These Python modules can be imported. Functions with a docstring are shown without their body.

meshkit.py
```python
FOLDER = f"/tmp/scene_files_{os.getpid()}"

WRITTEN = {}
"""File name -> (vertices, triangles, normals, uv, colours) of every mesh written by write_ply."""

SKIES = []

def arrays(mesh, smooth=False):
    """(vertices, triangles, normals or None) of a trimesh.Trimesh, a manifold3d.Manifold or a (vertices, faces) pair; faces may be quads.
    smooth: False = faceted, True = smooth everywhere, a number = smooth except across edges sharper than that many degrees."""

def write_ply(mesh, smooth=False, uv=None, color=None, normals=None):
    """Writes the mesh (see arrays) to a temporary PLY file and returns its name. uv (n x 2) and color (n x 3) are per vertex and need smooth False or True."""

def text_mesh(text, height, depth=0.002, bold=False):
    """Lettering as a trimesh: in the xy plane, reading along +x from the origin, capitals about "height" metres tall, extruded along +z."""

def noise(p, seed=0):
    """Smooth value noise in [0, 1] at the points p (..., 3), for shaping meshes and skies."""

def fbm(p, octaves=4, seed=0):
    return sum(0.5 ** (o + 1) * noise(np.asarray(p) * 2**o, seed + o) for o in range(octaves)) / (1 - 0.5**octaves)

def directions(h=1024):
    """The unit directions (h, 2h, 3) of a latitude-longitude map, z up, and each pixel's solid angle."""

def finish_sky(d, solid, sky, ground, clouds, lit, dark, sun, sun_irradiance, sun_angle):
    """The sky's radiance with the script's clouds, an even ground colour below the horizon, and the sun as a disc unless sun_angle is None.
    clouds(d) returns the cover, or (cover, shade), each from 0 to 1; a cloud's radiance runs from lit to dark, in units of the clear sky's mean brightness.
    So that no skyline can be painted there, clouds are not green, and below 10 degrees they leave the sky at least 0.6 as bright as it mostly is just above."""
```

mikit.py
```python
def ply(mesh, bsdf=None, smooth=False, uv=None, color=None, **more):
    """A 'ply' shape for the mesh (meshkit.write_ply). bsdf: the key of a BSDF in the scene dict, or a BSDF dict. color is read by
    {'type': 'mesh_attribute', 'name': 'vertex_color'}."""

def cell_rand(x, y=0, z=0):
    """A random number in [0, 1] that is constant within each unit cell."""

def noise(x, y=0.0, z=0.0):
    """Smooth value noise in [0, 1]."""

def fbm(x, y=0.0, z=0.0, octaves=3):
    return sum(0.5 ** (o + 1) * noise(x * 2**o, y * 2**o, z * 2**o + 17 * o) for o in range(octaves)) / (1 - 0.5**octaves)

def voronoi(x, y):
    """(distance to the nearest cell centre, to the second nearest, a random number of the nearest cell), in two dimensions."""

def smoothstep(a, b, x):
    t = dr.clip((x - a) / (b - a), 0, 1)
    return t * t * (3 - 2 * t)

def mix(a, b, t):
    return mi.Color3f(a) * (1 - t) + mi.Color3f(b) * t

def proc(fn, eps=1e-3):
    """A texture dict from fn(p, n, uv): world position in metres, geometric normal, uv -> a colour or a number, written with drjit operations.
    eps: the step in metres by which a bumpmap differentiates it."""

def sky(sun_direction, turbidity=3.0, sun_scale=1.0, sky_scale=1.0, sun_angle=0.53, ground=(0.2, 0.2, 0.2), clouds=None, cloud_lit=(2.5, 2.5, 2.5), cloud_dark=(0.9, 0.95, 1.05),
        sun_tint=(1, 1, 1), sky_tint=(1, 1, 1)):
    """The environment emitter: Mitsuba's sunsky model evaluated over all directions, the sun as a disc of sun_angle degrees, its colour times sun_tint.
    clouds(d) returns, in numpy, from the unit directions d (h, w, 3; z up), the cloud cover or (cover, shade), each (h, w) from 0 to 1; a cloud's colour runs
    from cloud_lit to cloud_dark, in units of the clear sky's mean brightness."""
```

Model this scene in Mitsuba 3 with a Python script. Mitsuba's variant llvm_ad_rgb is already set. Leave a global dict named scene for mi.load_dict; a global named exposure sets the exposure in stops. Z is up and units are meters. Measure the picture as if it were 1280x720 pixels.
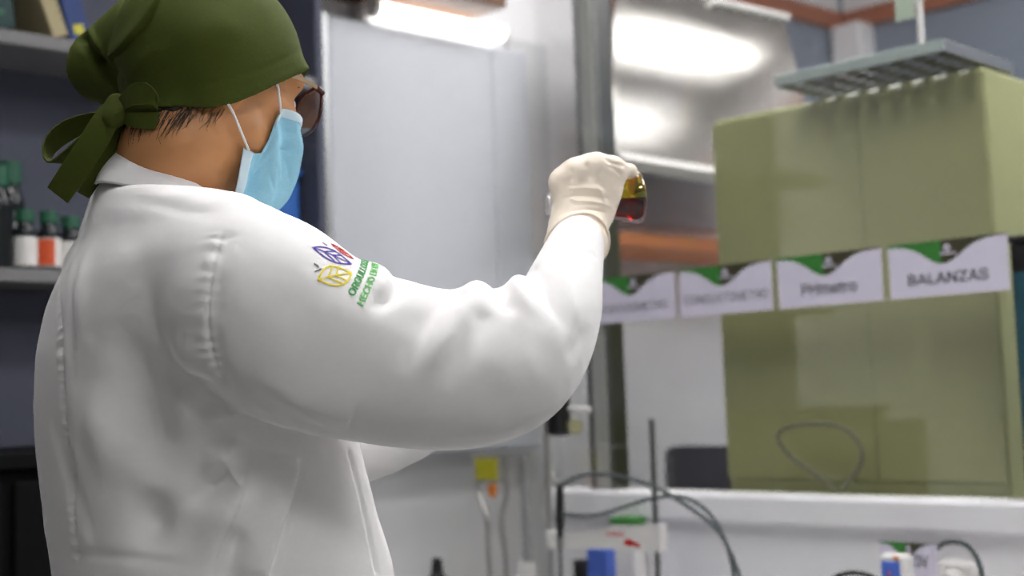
import math, numpy as np, trimesh, manifold3d, shapely, mitsuba as mi, drjit as dr
import shapely.geometry as sg, shapely.ops as so, shapely.affinity as sa
from scipy.spatial import cKDTree
from scipy.interpolate import PchipInterpolator, CubicSpline
import mikit, meshkit
from mikit import proc, noise, fbm, mix, smoothstep
rng = np.random.default_rng(7)
T = mi.ScalarTransform4f
scene, labels = {}, {}

# ---------------------------------------------------------------- camera, lights, exposure
FPX, PITCH, ROLL = 1700.0, math.atan(139 / 1700), 0.035
EYE = np.array([0, 0, 1.2])
YAW = -48.0          # heading of the view; the left wall runs along +y
RH = np.array([math.cos(math.radians(YAW)), -math.sin(math.radians(YAW)), 0.0])     # level, to the right of the view
FH = np.array([math.sin(math.radians(YAW)), math.cos(math.radians(YAW)), 0.0])      # level, away
ZU = np.array([0, 0, 1.0])
FW = FH * math.cos(PITCH) + ZU * math.sin(PITCH)
_r0, _u0 = RH, ZU * math.cos(PITCH) - FH * math.sin(PITCH)
UP = _u0 * math.cos(ROLL) + _r0 * math.sin(ROLL)
RT = _r0 * math.cos(ROLL) - _u0 * math.sin(ROLL)
scene['camera'] = {'type': 'thinlens', 'fov': math.degrees(2 * math.atan(640 / FPX)), 'fov_axis': 'x', 'near_clip': 0.05, 'far_clip': 100.0,
                   'aperture_radius': 0.0067, 'focus_distance': 1.40,
                   'to_world': T().look_at(origin=EYE.tolist(), target=(EYE + FW).tolist(), up=UP.tolist())}
exposure = 0.02
LAMP = 11.0          # radiance of the ceiling fluorescents
CEIL = 2.75


def ray(px, py):
    return FW + (px - 640) / FPX * RT - (py - 360) / FPX * UP


def P(px, py, d):
    return EYE + d * ray(px, py)


def proj(w):
    q = np.asarray(w) - EYE
    z = q @ FW
    return np.stack([640 + FPX * (q @ RT) / z, 360 - FPX * (q @ UP) / z, z], -1)


# ---------------------------------------------------------------- materials
def srgb(*c):
    c = np.array(c, float) / 255
    return np.where(c < 0.04045, c / 12.92, ((c + 0.055) / 1.055) ** 2.4).tolist()


def rgb(c):
    return {'type': 'rgb', 'value': [float(x) for x in c]}


def mat(name, c, rough=0.6, metal=0.0, spec=0.4, two=True, **more):
    c = c if isinstance(c, dict) else rgb(c)
    b = {'type': 'principled', 'base_color': c, 'roughness': rough, 'metallic': metal, 'specular': spec, **more}
    scene['mat_' + name] = {'type': 'twosided', 'b': b} if two else b
    return 'mat_' + name


def mottled(c, amt, scale, seed=0):
    c = np.array(c)
    return proc(lambda p, n, uv: mix((c * (1 - amt)).tolist(), (c * (1 + amt)).tolist(), fbm(p.x * scale + seed, p.y * scale, p.z * scale)))


WHITE = mat('white_paint', mottled((.80, .79, .81), .02, 9), .55)
GREYW = mat('grey_paint', (.66, .66, .68), .5)
LILAC = mat('lilac_board', mottled((.55, .56, .61), .02, 4), .35)
SLATE = mat('slate_panel', (.082, .088, .122), .6, spec=.2)
BLACKM = mat('black_laminate', (.006, .006, .007), .8, spec=.1)
SHELFM = mat('shelf_laminate', (.19, .185, .19), .5)
OUTW = mat('grey_wall', (.45, .45, .45), .7)
FLOOR = mat('floor_vinyl', mottled((.30, .30, .29), .06, 14), .35)
CEILM = mat('ceiling_paint', (.8, .8, .8), .8)
COAT = mat('coat_cotton', mottled((.785, .77, .765), .02, 260), .85, sheen=.2)
SEAMM = mat('coat_thread', (.70, .68, .66), .9)
CAPM = mat('cap_cotton', proc(lambda p, n, uv: mix((.041, .055, .008), (.063, .082, .013), fbm(p.x * 420, p.y * 420, p.z * 420) * .6 + .4 * fbm(p.x * 25, p.y * 25, p.z * 25))), .85, sheen=.35, spec=.15)
SKIN = mat('skin', proc(lambda p, n, uv: mix((.50, .225, .090), (.58, .275, .120), fbm(p.x * 60, p.y * 60, p.z * 60))), .5, spec=.35)
HAIR = mat('hair', (.018, .011, .008), .5)
MASKM = mat('mask_fabric', proc(lambda p, n, uv: mix((.27, .56, .72), (.33, .62, .77), fbm(p.x * 500, p.y * 500, p.z * 500))), .8, sheen=.2)
MASKE = mat('mask_edge', (.60, .74, .82), .8)
ELASTIC = mat('elastic', (.8, .76, .75), .8)
GOLD = mat('gold', (.72, .50, .30), .3, 1.0)
RIM = mat('rim_burgundy', (.045, .008, .008), .2, spec=.5)
GLOVEM = mat('latex', proc(lambda p, n, uv: mix((.87, .75, .62), (.92, .82, .70), fbm(p.x * 70, p.y * 70, p.z * 70))), .5, spec=.35)
TROUSER = mat('trousers', (.03, .035, .05), .9)
SHOE = mat('shoe', (.6, .6, .6), .5)
EYEW = mat('eye_white', (.8, .78, .75), .2)
IRISM = mat('iris', (.04, .02, .01), .2)
GREEN = mat('green_enamel', mottled((.33, .34, .165), .05, 6), .32, spec=.45)
STEEL = mat('steel', (.56, .55, .53), .28, 1.0)
POSTM = mat('post_steel', (.58, .58, .54), .45, .3)
TUBEM = mat('tube_grey', (.30, .30, .30), .4)
STEELD = mat('dark_steel', (.24, .25, .24), .3, 1.0)
ALU = mat('aluminium', (.62, .63, .64), .35, 1.0)
GALV = mat('galvanised', (.40, .47, .45), .5, .6)
DECKM = mat('tray_deck', (.045, .048, .036), .5, .4)
ORANGE = mat('orange_paint', (.85, .31, .12), .5)
RECM = mat('recess_grey', (.42, .43, .45), .5)
ORANGED = mat('orange_wood', (.34, .10, .035), .5)
BROWN = mat('brown_wood', proc(lambda p, n, uv: mix((.10, .042, .018), (.16, .07, .03), fbm(p.x * 8 + p.y * 8, p.z * 90))), .5)
BLACK = mat('black_plastic', (.012, .012, .013), .4)
CHAIRM = mat('chair_grey', (.085, .085, .105), .6)
WPL = mat('white_plastic', (.78, .76, .74), .4)
PAPER = mat('paper', (.66, .62, .74), .6)
DKGREEN = mat('print_dark_green', (.045, .042, .02), .6)
MIDGREEN = mat('print_green', (.035, .19, .03), .6)
INK = mat('ink', (.03, .03, .04), .6)
RED = mat('red_print', (.55, .02, .025), .5)
PURPLE = mat('purple_thread', (.10, .06, .42), .7)
YELLOW = mat('yellow_thread', (.80, .66, .02), .7)
LEAFG = mat('green_thread', (.06, .33, .08), .7)
LEAFG2 = mat('light_green_thread', (.20, .55, .18), .7)
BLUE = mat('blue_plastic', (.03, .13, .46), .4)
BLUEL = mat('blue_label', (.08, .16, .62), .5)
REDL = mat('orange_label', (.65, .09, .025), .5)
WLAB = mat('white_label', (.7, .68, .66), .6)
BOTTLED = mat('dark_bottle', (.008, .010, .012), .15)
CAPG = mat('green_cap', (.02, .10, .055), .4)
YPLATE = mat('yellow_plate', (.45, .42, .02), .5)
OTIP = mat('orange_tip', (.62, .18, .02), .5)
CABLE = mat('grey_cable', (.06, .075, .08), .5)
CABLEB = mat('beige_cable', (.16, .16, .11), .5)
BRASS = mat('brass', (.42, .40, .24), .4, .7)
BENCH = mat('bench_top', (.6, .6, .6), .4)
CREAM = mat('cream_paper', (.40, .34, .20), .7)
NAVY = mat('navy_cover', (.02, .045, .17), .5)
TEALC = mat('teal_cover', (.006, .035, .035), .5)
BOOKY = mat('yellow_print', (.55, .50, .05), .5)
FARWALL = mat('far_wall', (.20, .235, .30), .6)
DUSTY = mat('screen_teal', (.03, .10, .14), .3)
scene['mat_pane'] = {'type': 'thindielectric'}
scene['mat_glass'] = {'type': 'dielectric', 'int_ior': 1.5}
scene['mat_clearplastic'] = {'type': 'thindielectric', 'int_ior': 1.4, 'specular_transmittance': rgb((.93, .94, .95))}
scene['mat_lens'] = {'type': 'thindielectric', 'int_ior': 1.6, 'specular_transmittance': rgb((.85, .86, .86))}


# ---------------------------------------------------------------- bookkeeping
def free(key):
    if key not in scene and key not in labels and not any(k.startswith(key + '__') for k in scene):
        return key
    i = 1
    while f'{key}_{i:03d}' in scene or f'{key}_{i:03d}' in labels or any(k.startswith(f'{key}_{i:03d}__') for k in scene):
        i += 1
    return f'{key}_{i:03d}'


def thing(name, label, cat, group=None, kind=None, mesh=None, m=None, smooth=False):
    key = free(name)
    labels[key] = {'label': label, 'category': cat}
    if group:
        labels[key]['group'] = group
    if kind:
        labels[key]['kind'] = kind
    if mesh is not None:
        scene[key] = mikit.ply(mesh, m, smooth)
    return key


def struct(name, mesh, m, label=None, smooth=False):
    scene[name] = mikit.ply(mesh, m, smooth)
    labels[name] = {'kind': 'structure'}
    if label:
        labels[name]['label'] = label
    return name


def part(parent, name, mesh, m, smooth=30, label=None, **more):
    key = free(parent + '__' + name)
    scene[key] = mikit.ply(mesh, m, smooth, **more)
    if label:
        labels[key] = {'label': label}
    return key


# ---------------------------------------------------------------- mesh helpers
def cat(*ms):
    ms = [m for x in ms for m in (x if isinstance(x, (list, tuple)) else [x])]
    return trimesh.util.concatenate(ms)


def rbox(sx, sy, sz, b=.003):
    """box with chamfered edges, centred."""
    b = min(b, .45 * min(sx, sy, sz))
    c = manifold3d.Manifold.hull_points(np.array([[x * (sx / 2 - b * (k != 0)), y * (sy / 2 - b * (k != 1)), z * (sz / 2 - b * (k != 2))]
                                                  for x in (-1, 1) for y in (-1, 1) for z in (-1, 1) for k in range(3)], np.float64))
    m = c.to_mesh()
    return trimesh.Trimesh(m.vert_properties[:, :3], m.tri_verts, process=False)


def frames(path, up=(0, 0, 1)):
    path = np.asarray(path, float)
    t = np.gradient(path, axis=0)
    t /= np.linalg.norm(t, axis=1, keepdims=True)
    n = np.zeros_like(t)
    a = np.cross(t[0], up)
    if np.linalg.norm(a) < 1e-3:
        a = np.cross(t[0], (1, 0, 0))
    n[0] = a / np.linalg.norm(a)
    for i in range(1, len(t)):
        v = n[i - 1] - t[i] * (n[i - 1] @ t[i])
        n[i] = v / np.linalg.norm(v)
    return t, n, np.cross(t, n)


def grid_faces(nu, nv, wrap=True):
    f = []
    for i in range(nu - 1):
        j = np.arange(nv if wrap else nv - 1)
        k = (j + 1) % nv
        a, b, c, d = i * nv + j, i * nv + k, (i + 1) * nv + k, (i + 1) * nv + j
        f += [np.stack([a, b, c], 1), np.stack([a, c, d], 1)]
    return np.vstack(f)


def tube(path, r, sides=12, cap=True, up=(0, 0, 1)):
    path = np.asarray(path, float)
    r = np.broadcast_to(np.asarray(r, float), len(path))
    t, n, b = frames(path, up)
    a = np.arange(sides) * 2 * np.pi / sides
    v = path[:, None] + r[:, None, None] * (np.cos(a)[None, :, None] * n[:, None] + np.sin(a)[None, :, None] * b[:, None])
    v, f = v.reshape(-1, 3), grid_faces(len(path), sides)
    if cap:
        v = np.vstack([v, path[:1], path[-1:]])
        j = np.arange(sides)
        k = (j + 1) % sides
        o = (len(path) - 1) * sides
        f = np.vstack([f, np.stack([k, j, j * 0 + len(v) - 2], 1), np.stack([o + j, o + k, j * 0 + len(v) - 1], 1)])
    m = trimesh.Trimesh(v, f, process=False)
    return m if m.volume > 0 else trimesh.Trimesh(v, f[:, ::-1], process=False)


def spline(pts, n=60):
    pts = np.asarray(pts, float)
    s = np.r_[0, np.cumsum(np.linalg.norm(np.diff(pts, axis=0), axis=1))]
    return CubicSpline(s, pts)(np.linspace(0, s[-1], n))


def lathe(profile, origin, axis, sides=40):
    """profile rows (r, h) along axis from origin."""
    prof = np.asarray(profile, float)
    ax = np.asarray(axis, float) / np.linalg.norm(axis)
    a = np.cross(ax, (0, 0, 1) if abs(ax[2]) < .9 else (1, 0, 0))
    a /= np.linalg.norm(a)
    b = np.cross(ax, a)
    th = np.arange(sides) * 2 * np.pi / sides
    ring = np.cos(th)[:, None] * a + np.sin(th)[:, None] * b
    v = (np.asarray(origin) + prof[:, 1][:, None, None] * ax + prof[:, 0][:, None, None] * ring[None]).reshape(-1, 3)
    m = trimesh.Trimesh(v, grid_faces(len(prof), sides), process=False)
    m.merge_vertices()
    m.update_faces(m.nondegenerate_faces())
    if m.is_watertight and m.volume < 0:
        m.invert()
    return m


def rod(a, b, r, sides=14):
    return tube(np.array([a, b], float), r, sides)


def strip(center, wvec, thick=.0015, smooth_n=40):
    """cloth strip along a centre line with full-width vectors, given thickness."""
    c0 = np.asarray(center, float)
    s0 = np.r_[0, np.cumsum(np.linalg.norm(np.diff(c0, axis=0), axis=1))]
    ss = np.linspace(0, s0[-1], smooth_n)
    c = CubicSpline(s0, c0)(ss)
    w = PchipInterpolator(s0, np.asarray(wvec, float))(ss) if np.ndim(wvec) > 1 else np.tile(wvec, (smooth_n, 1))
    t = np.gradient(c, axis=0)
    n = np.cross(t, w)
    n /= np.linalg.norm(n, axis=1, keepdims=True)
    cols = [c - w / 2 + n * thick / 2, c + n * thick / 2, c + w / 2 + n * thick / 2, c + w / 2 - n * thick / 2, c - n * thick / 2, c - w / 2 - n * thick / 2]
    v = np.stack(cols, 1).reshape(-1, 3)
    f = grid_faces(smooth_n, 6)
    e = (smooth_n - 1) * 6
    f = np.vstack([f, [[0, 2, 1], [0, 3, 2], [0, 4, 3], [0, 5, 4]], [[e, e + 1, e + 2], [e, e + 2, e + 3], [e, e + 3, e + 4], [e, e + 4, e + 5]]])
    return trimesh.Trimesh(v, f, process=False)


def extrude(poly, depth):
    gs = [g for g in getattr(poly, 'geoms', [poly]) if g.area > 1e-9]
    return cat([trimesh.creation.extrude_polygon(g, depth, engine='earcut') for g in gs])


class Frame:
    """vertical plane: u along it, o out of it towards the camera, z up."""
    def __init__(s, o, az):
        a = math.radians(az)
        s.o = np.array([o[0], o[1], 0.0])
        s.u = np.array([math.sin(a), math.cos(a), 0])
        n = np.array([s.u[1], -s.u[0], 0])
        s.n = n if n @ (EYE - s.o) > 0 else -n
        s.M = np.eye(4)
        s.M[:3, 0], s.M[:3, 1], s.M[:3, 2], s.M[:3, 3] = s.u, s.n, (0, 0, 1), s.o

    def hit(s, px, py, off=0.0):
        d = ray(px, py)
        w = EYE + d * (((s.o + s.n * off - EYE) @ s.n) / (d @ s.n))
        return (w - s.o) @ s.u, w[2]

    def at(s, u, o, z):
        return s.o + s.u * u + s.n * o + np.array([0, 0, z])

    def put(s, m):
        m = m.copy()
        m.apply_transform(s.M)
        if np.linalg.det(s.M[:3, :3]) < 0:
            pass
        return m

    def box(s, u0, u1, o0, o1, z0, z1, b=.003):
        m = rbox(abs(u1 - u0), abs(o1 - o0), abs(z1 - z0), b)
        m.apply_translation([(u0 + u1) / 2, (o0 + o1) / 2, (z0 + z1) / 2])
        return s.put(m)

    def flat(s, m, u, o, z, flip=1):
        """a mesh in the xy plane (x along +u*flip, y up, depth out of the wall) placed on the plane."""
        m = m.copy()
        A = np.eye(4)
        A[:3, 0], A[:3, 1], A[:3, 2], A[:3, 3] = s.u * flip, (0, 0, 1), s.n, s.at(u, o, z)
        m.apply_transform(A)
        if np.linalg.det(A[:3, :3]) < 0:
            m.invert()
        return m


G = Frame(P(1260, 325, 2.3), YAW - 45.6)          # glass partition, u runs left and away
L = Frame(P(757, 300, 3.9), YAW + 48.0)            # left wall, u runs right and away
# where the two planes meet, in each one's u
_A = np.stack([G.u[:2], -L.u[:2]], 1)
GU, LU = np.linalg.solve(_A, (L.o - G.o)[:2])
LC = L.hit(1050, 25)[0]                      # far corner on the left wall
FARO = (L.at(LC, 0, 0) - G.o) @ G.n          # offset of the far wall from the glass plane (negative)

# ---------------------------------------------------------------- structure
LEDGE_Z, BENCH_Z = 1.0, 0.70
struct('wall_left', L.box(-4.6, LC + .1, -.12, 0, 0, CEIL, .001), WHITE)
gfar = ((L.at(LC, 0, 0) - G.o) @ G.u)
struct('wall_far', G.box(-3.2, gfar + .2, FARO - .12, FARO, 0, CEIL, .001), FARWALL)
corners = [L.at(-4.4, 0, 0), L.at(LC + .15, 0, 0), G.at(-3.0, FARO - .05, 0)]
ext = L.at(-4.4, 4.6, 0)
struct('wall_back', L.box(-4.6, LC + 3.2, 4.3, 4.42, 0, CEIL, .001), OUTW)
struct('wall_side', G.box(-3.2, gfar + .2, FARO + 6.6, FARO + 6.72, 0, CEIL, .001), OUTW)
cen = (L.at(LC, 0, 0) + L.at(-4.4, 4.3, 0)) / 2
fl = Frame(cen[:2], 0)
struct('floor', fl.box(-4.6, 4.6, -4.6, 4.6, -.06, 0, .001), FLOOR)
struct('ceiling', fl.box(-4.6, 4.6, -4.6, 4.6, CEIL, CEIL + .06, .001), CEILM)
# half wall below the glass with its ledge, the pane and its post
GR = -1.6
GE = G.hit(690, 620)[0]
struct('wall_partition', G.box(GR, GE, -.06, -.0, 0, LEDGE_Z - .055, .002), WHITE)
struct('trim_1', G.box(GR, GE, -.075, .028, LEDGE_Z - .055, LEDGE_Z, .006), WHITE, 'white ledge along the foot of the glass partition')
w1 = 'window_1'
labels[w1] = {'kind': 'structure', 'label': 'clear glass pane of the lab partition'}
part(w1, 'pane', G.box(GR, GE, -.001, .001, LEDGE_Z, 2.55, .0001), 'mat_pane', False)
u0, u1 = G.hit(771, 500, -.04)[0], G.hit(752, 500, -.04)[0]
part(w1, 'post', G.box(u0, u1, -.055, -.008, LEDGE_Z, CEIL, .004), POSTM, 30, 'steel post behind the glass')
part(w1, 'post_side', G.box(u0 - .012, u0 - .001, -.06, -.006, LEDGE_Z, CEIL, .003), STEELD, 30)
part(w1, 'post_side', G.box(u1 + .001, u1 + .012, -.06, -.006, LEDGE_Z, CEIL, .003), STEELD, 30)

# orange trims of the room beyond
z0, z1 = L.hit(1000, 28)[1], L.hit(1000, 6)[1]
struct('trim_2', L.box(LU + .02, LC, 0, .03, z0, z1, .004), ORANGED, 'orange brown rail high on the left wall beyond the glass')
struct('trim_3', G.box(-3, gfar - .02, FARO, FARO + .03, z0, z1, .004), ORANGED, 'orange brown rail high on the far wall')
struct('trim_4', L.box(L.hit(774, 300, .26)[0], L.hit(990, 300)[0], 0, .26, L.hit(840, 311, .26)[1], L.hit(840, 294, .26)[1], .004), ORANGE, 'orange rail on the wall under the steel hood')
struct('trim_5', G.box(gfar - .13, gfar - .02, FARO, FARO + .10, 0, z0, .004), WHITE, 'white column in the far corner')
struct('wall_panel', L.box(L.hit(975, 60)[0], LC - .001, .0005, .008, 1.0, z0 - .003, .001), FARWALL)
struct('wall_upper', G.box(-3, gfar - .02, FARO, FARO + .012, z1, CEIL, .001), WHITE)


# ceiling lamps (above the frame)
def ceiling_light(fr, u, o, label, lu=1.2, lo=.30, power=1.0):
    k = thing('ceiling_light', label, 'ceiling light', 'fluorescent panels on the ceiling')
    part(k, 'housing', fr.box(u - lu / 2 - .02, u + lu / 2 + .02, o - lo / 2 - .02, o + lo / 2 + .02, CEIL - .05, CEIL, .004), WPL)
    m = fr.box(u - lu / 2, u + lu / 2, o - lo / 2, o + lo / 2, CEIL - .056, CEIL - .0505, .001)
    key = part(k, 'diffuser', m, WPL, False)
    scene[key]['emitter'] = {'type': 'area', 'radiance': rgb(np.array([1.0, .995, .99]) * LAMP * power)}


ceiling_light(L, .72, 1.0, 'slim ceiling light of the room beyond the glass, nearer the steel hood', lu=.9, lo=.05, power=1.3)
ceiling_light(L, .80, 1.45, 'slim ceiling light of the room beyond the glass, farther from the steel hood', lu=.7, lo=.05, power=1.0)
ceiling_light(L, .15, 2.05, 'square ceiling light of the room beyond the glass', lu=.6, lo=.6, power=1.8)
ceiling_light(L, -.45, .75, 'long ceiling light in front of the hanging cabinet', power=1.0)
ceiling_light(L, -.2, 2.6, 'long ceiling light above the signs on the glass', power=1.35)
ceiling_light(L, -1.9, 1.5, 'long ceiling light in the middle of the room', power=1.4)
ceiling_light(L, -2.2, 3.3, 'long ceiling light behind the camera', power=1.7)

# ---------------------------------------------------------------- left wall furniture
# wall cabinet board
u0, zt = L.hit(404, 14, .10)
u1 = L.hit(622, 300, .10)[0]
u2 = L.hit(668, 300, .10)[0]
zb = L.hit(640, 562, .10)[1]
k = thing('hanging_cabinet', 'large pale lilac grey wall cabinet between shelf unit and glass partition', 'cabinet')
part(k, 'body', L.box(u0, u2, .001, .085, zb, zt, .004), LILAC)
part(k, 'door', L.box(u0 + .012, u1, .086, .10, zb + .006, zt - .006, .004), LILAC)
part(k, 'stile', L.box(u1 + .004, u2, .086, .098, zb + .002, zt - .004, .004), LILAC)
part(k, 'edge_strip', L.box(u0 - .012, u0 + .008, .06, .108, zb, zt, .003), ALU, 30, 'bright metal edge strip')
ua, ub = L.hit(660, 300, .01)[0], L.hit(690, 300, .01)[0]
struct('trim_6', L.box(u2 + .004, ub, 0, .02, 0, L.hit(675, 55, .02)[1], .004), GREYW, 'grey cover strip beside the wall cabinet')
# brown shelf and lamp on the cabinet's top
tz = L.hit(575, 32, .08)[1]
k = thing('wooden_shelf', 'dark brown wooden shelf board above the lilac grey cabinet', 'shelf')
su0, su1 = L.hit(393, 270, .2)[0] + .024, L.hit(608, 16, .12)[0]
sz = max(L.hit(560, 15, .2)[1], tz + .028)
part(k, 'board', L.box(su0, su1, 0, .20, sz, sz + .03, .003), BROWN)
k = thing('tube_lamp', 'lit fluorescent tube lamp lying on top of the lilac grey cabinet', 'lamp')
tu0, tu1 = L.hit(470, 27, .08)[0], L.hit(626, 41, .08)[0]
tz = L.hit(575, 32, .08)[1]
part(k, 'housing', L.box(tu0 - .02, tu1 + .02, .02, .055, tz - .025, tz + .022, .003), WPL)
key = part(k, 'tube', rod(L.at(tu0, .082, tz), L.at(tu1, .082, tz), .018), WPL, 30)
scene[key]['emitter'] = {'type': 'area', 'radiance': rgb((5, 5, 4.9))}
part(k, 'end_cap', rod(L.at(tu1, .082, tz), L.at(tu1 + .015, .082, tz), .024), WPL)
part(k, 'end_cap', rod(L.at(tu0 - .015, .082, tz), L.at(tu0, .082, tz), .024), WPL)
part(k, 'foot', L.box(tu0, tu1, .02, .05, zt, tz - .025, .002), WPL)

# shelf unit at the left
k = thing('shelf_unit', 'slate grey wall shelf unit with books and bottles behind the person', 'shelf unit')
SO = .22
xr = L.hit(393, 270, .2)[0]
s1b, s1t = L.hit(60, 62, SO)[1], L.hit(60, 44, SO)[1]
s2b, s2t = L.hit(20, 353, SO)[1], L.hit(20, 335, SO)[1]
s3t = L.hit(30, 562, SO)[1]
part(k, 'back_panel', L.box(-2.6, xr, .002, .02, s3t, 2.45, .003), SLATE)
part(k, 'shelf_board', L.box(-2.6, xr, .021, SO, s1b, s1t, .003), SHELFM)
part(k, 'shelf_board', L.box(-2.6, xr, .021, SO, s2b, s2t, .003), SHELFM)
part(k, 'side_panel', L.box(xr + .001, xr + .02, .002, SO, s3t, 2.45, .003), SLATE)
part(k, 'lower_panel', L.box(-2.6, xr, .021, .06, s3t, s2b - .001, .003), SLATE)
# books leaning on the upper shelf
def book(px, w, h, d, tilt, m, label, prints=()):
    u = L.hit(px, 44, SO - .02)[0]
    b = thing('book', label, 'book', 'books on the top shelf')
    A = trimesh.transformations.rotation_matrix(tilt, [0, 1, 0])
    full = rbox(w, d, h, .002)
    full.apply_transform(A)
    sh = [u, SO - .012 - d / 2, s1t - full.bounds[0][2] + .0004]
    def pl(mesh, off=(0, 0, 0)):
        mesh = mesh.copy()
        mesh.apply_translation(off)
        mesh.apply_transform(A)
        mesh.apply_translation(sh)
        return L.put(mesh)
    t = .004
    part(b, 'spine', pl(rbox(w, t, h, .0015), (0, d / 2 - t / 2, 0)), m)
    part(b, 'cover', pl(rbox(t, d - t, h, .001), (-w / 2 + t / 2, -t / 2, 0)), m)
    part(b, 'cover', pl(rbox(t, d - t, h, .001), (w / 2 - t / 2, -t / 2, 0)), m)
    part(b, 'pages', pl(rbox(w - 2 * t - .0004, d - t - .006, h - .006, .001), (0, -.003, 0)), CREAM)
    for (z, hh, ww, pm) in prints:
        part(b, 'spine_print', pl(rbox(w * ww, .001, hh, .0003), (0, d / 2 + .0008, -h / 2 + z)), pm)
    return b


book(-14, .07, .26, .17, -.10, TEALC, 'thick dark teal book at the left end of the top shelf', [(.03, .012, .5, CAPG), (.12, .05, .6, CAPG)])
book(46, .032, .27, .17, -.34, CREAM, 'cream spined book leaning between the teal and the navy book')
book(78, .042, .27, .17, -.26, NAVY, 'navy blue book with yellow mark leaning at the right end', [(.02, .02, .5, BOOKY), (.10, .03, .6, GREYW)])


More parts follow.
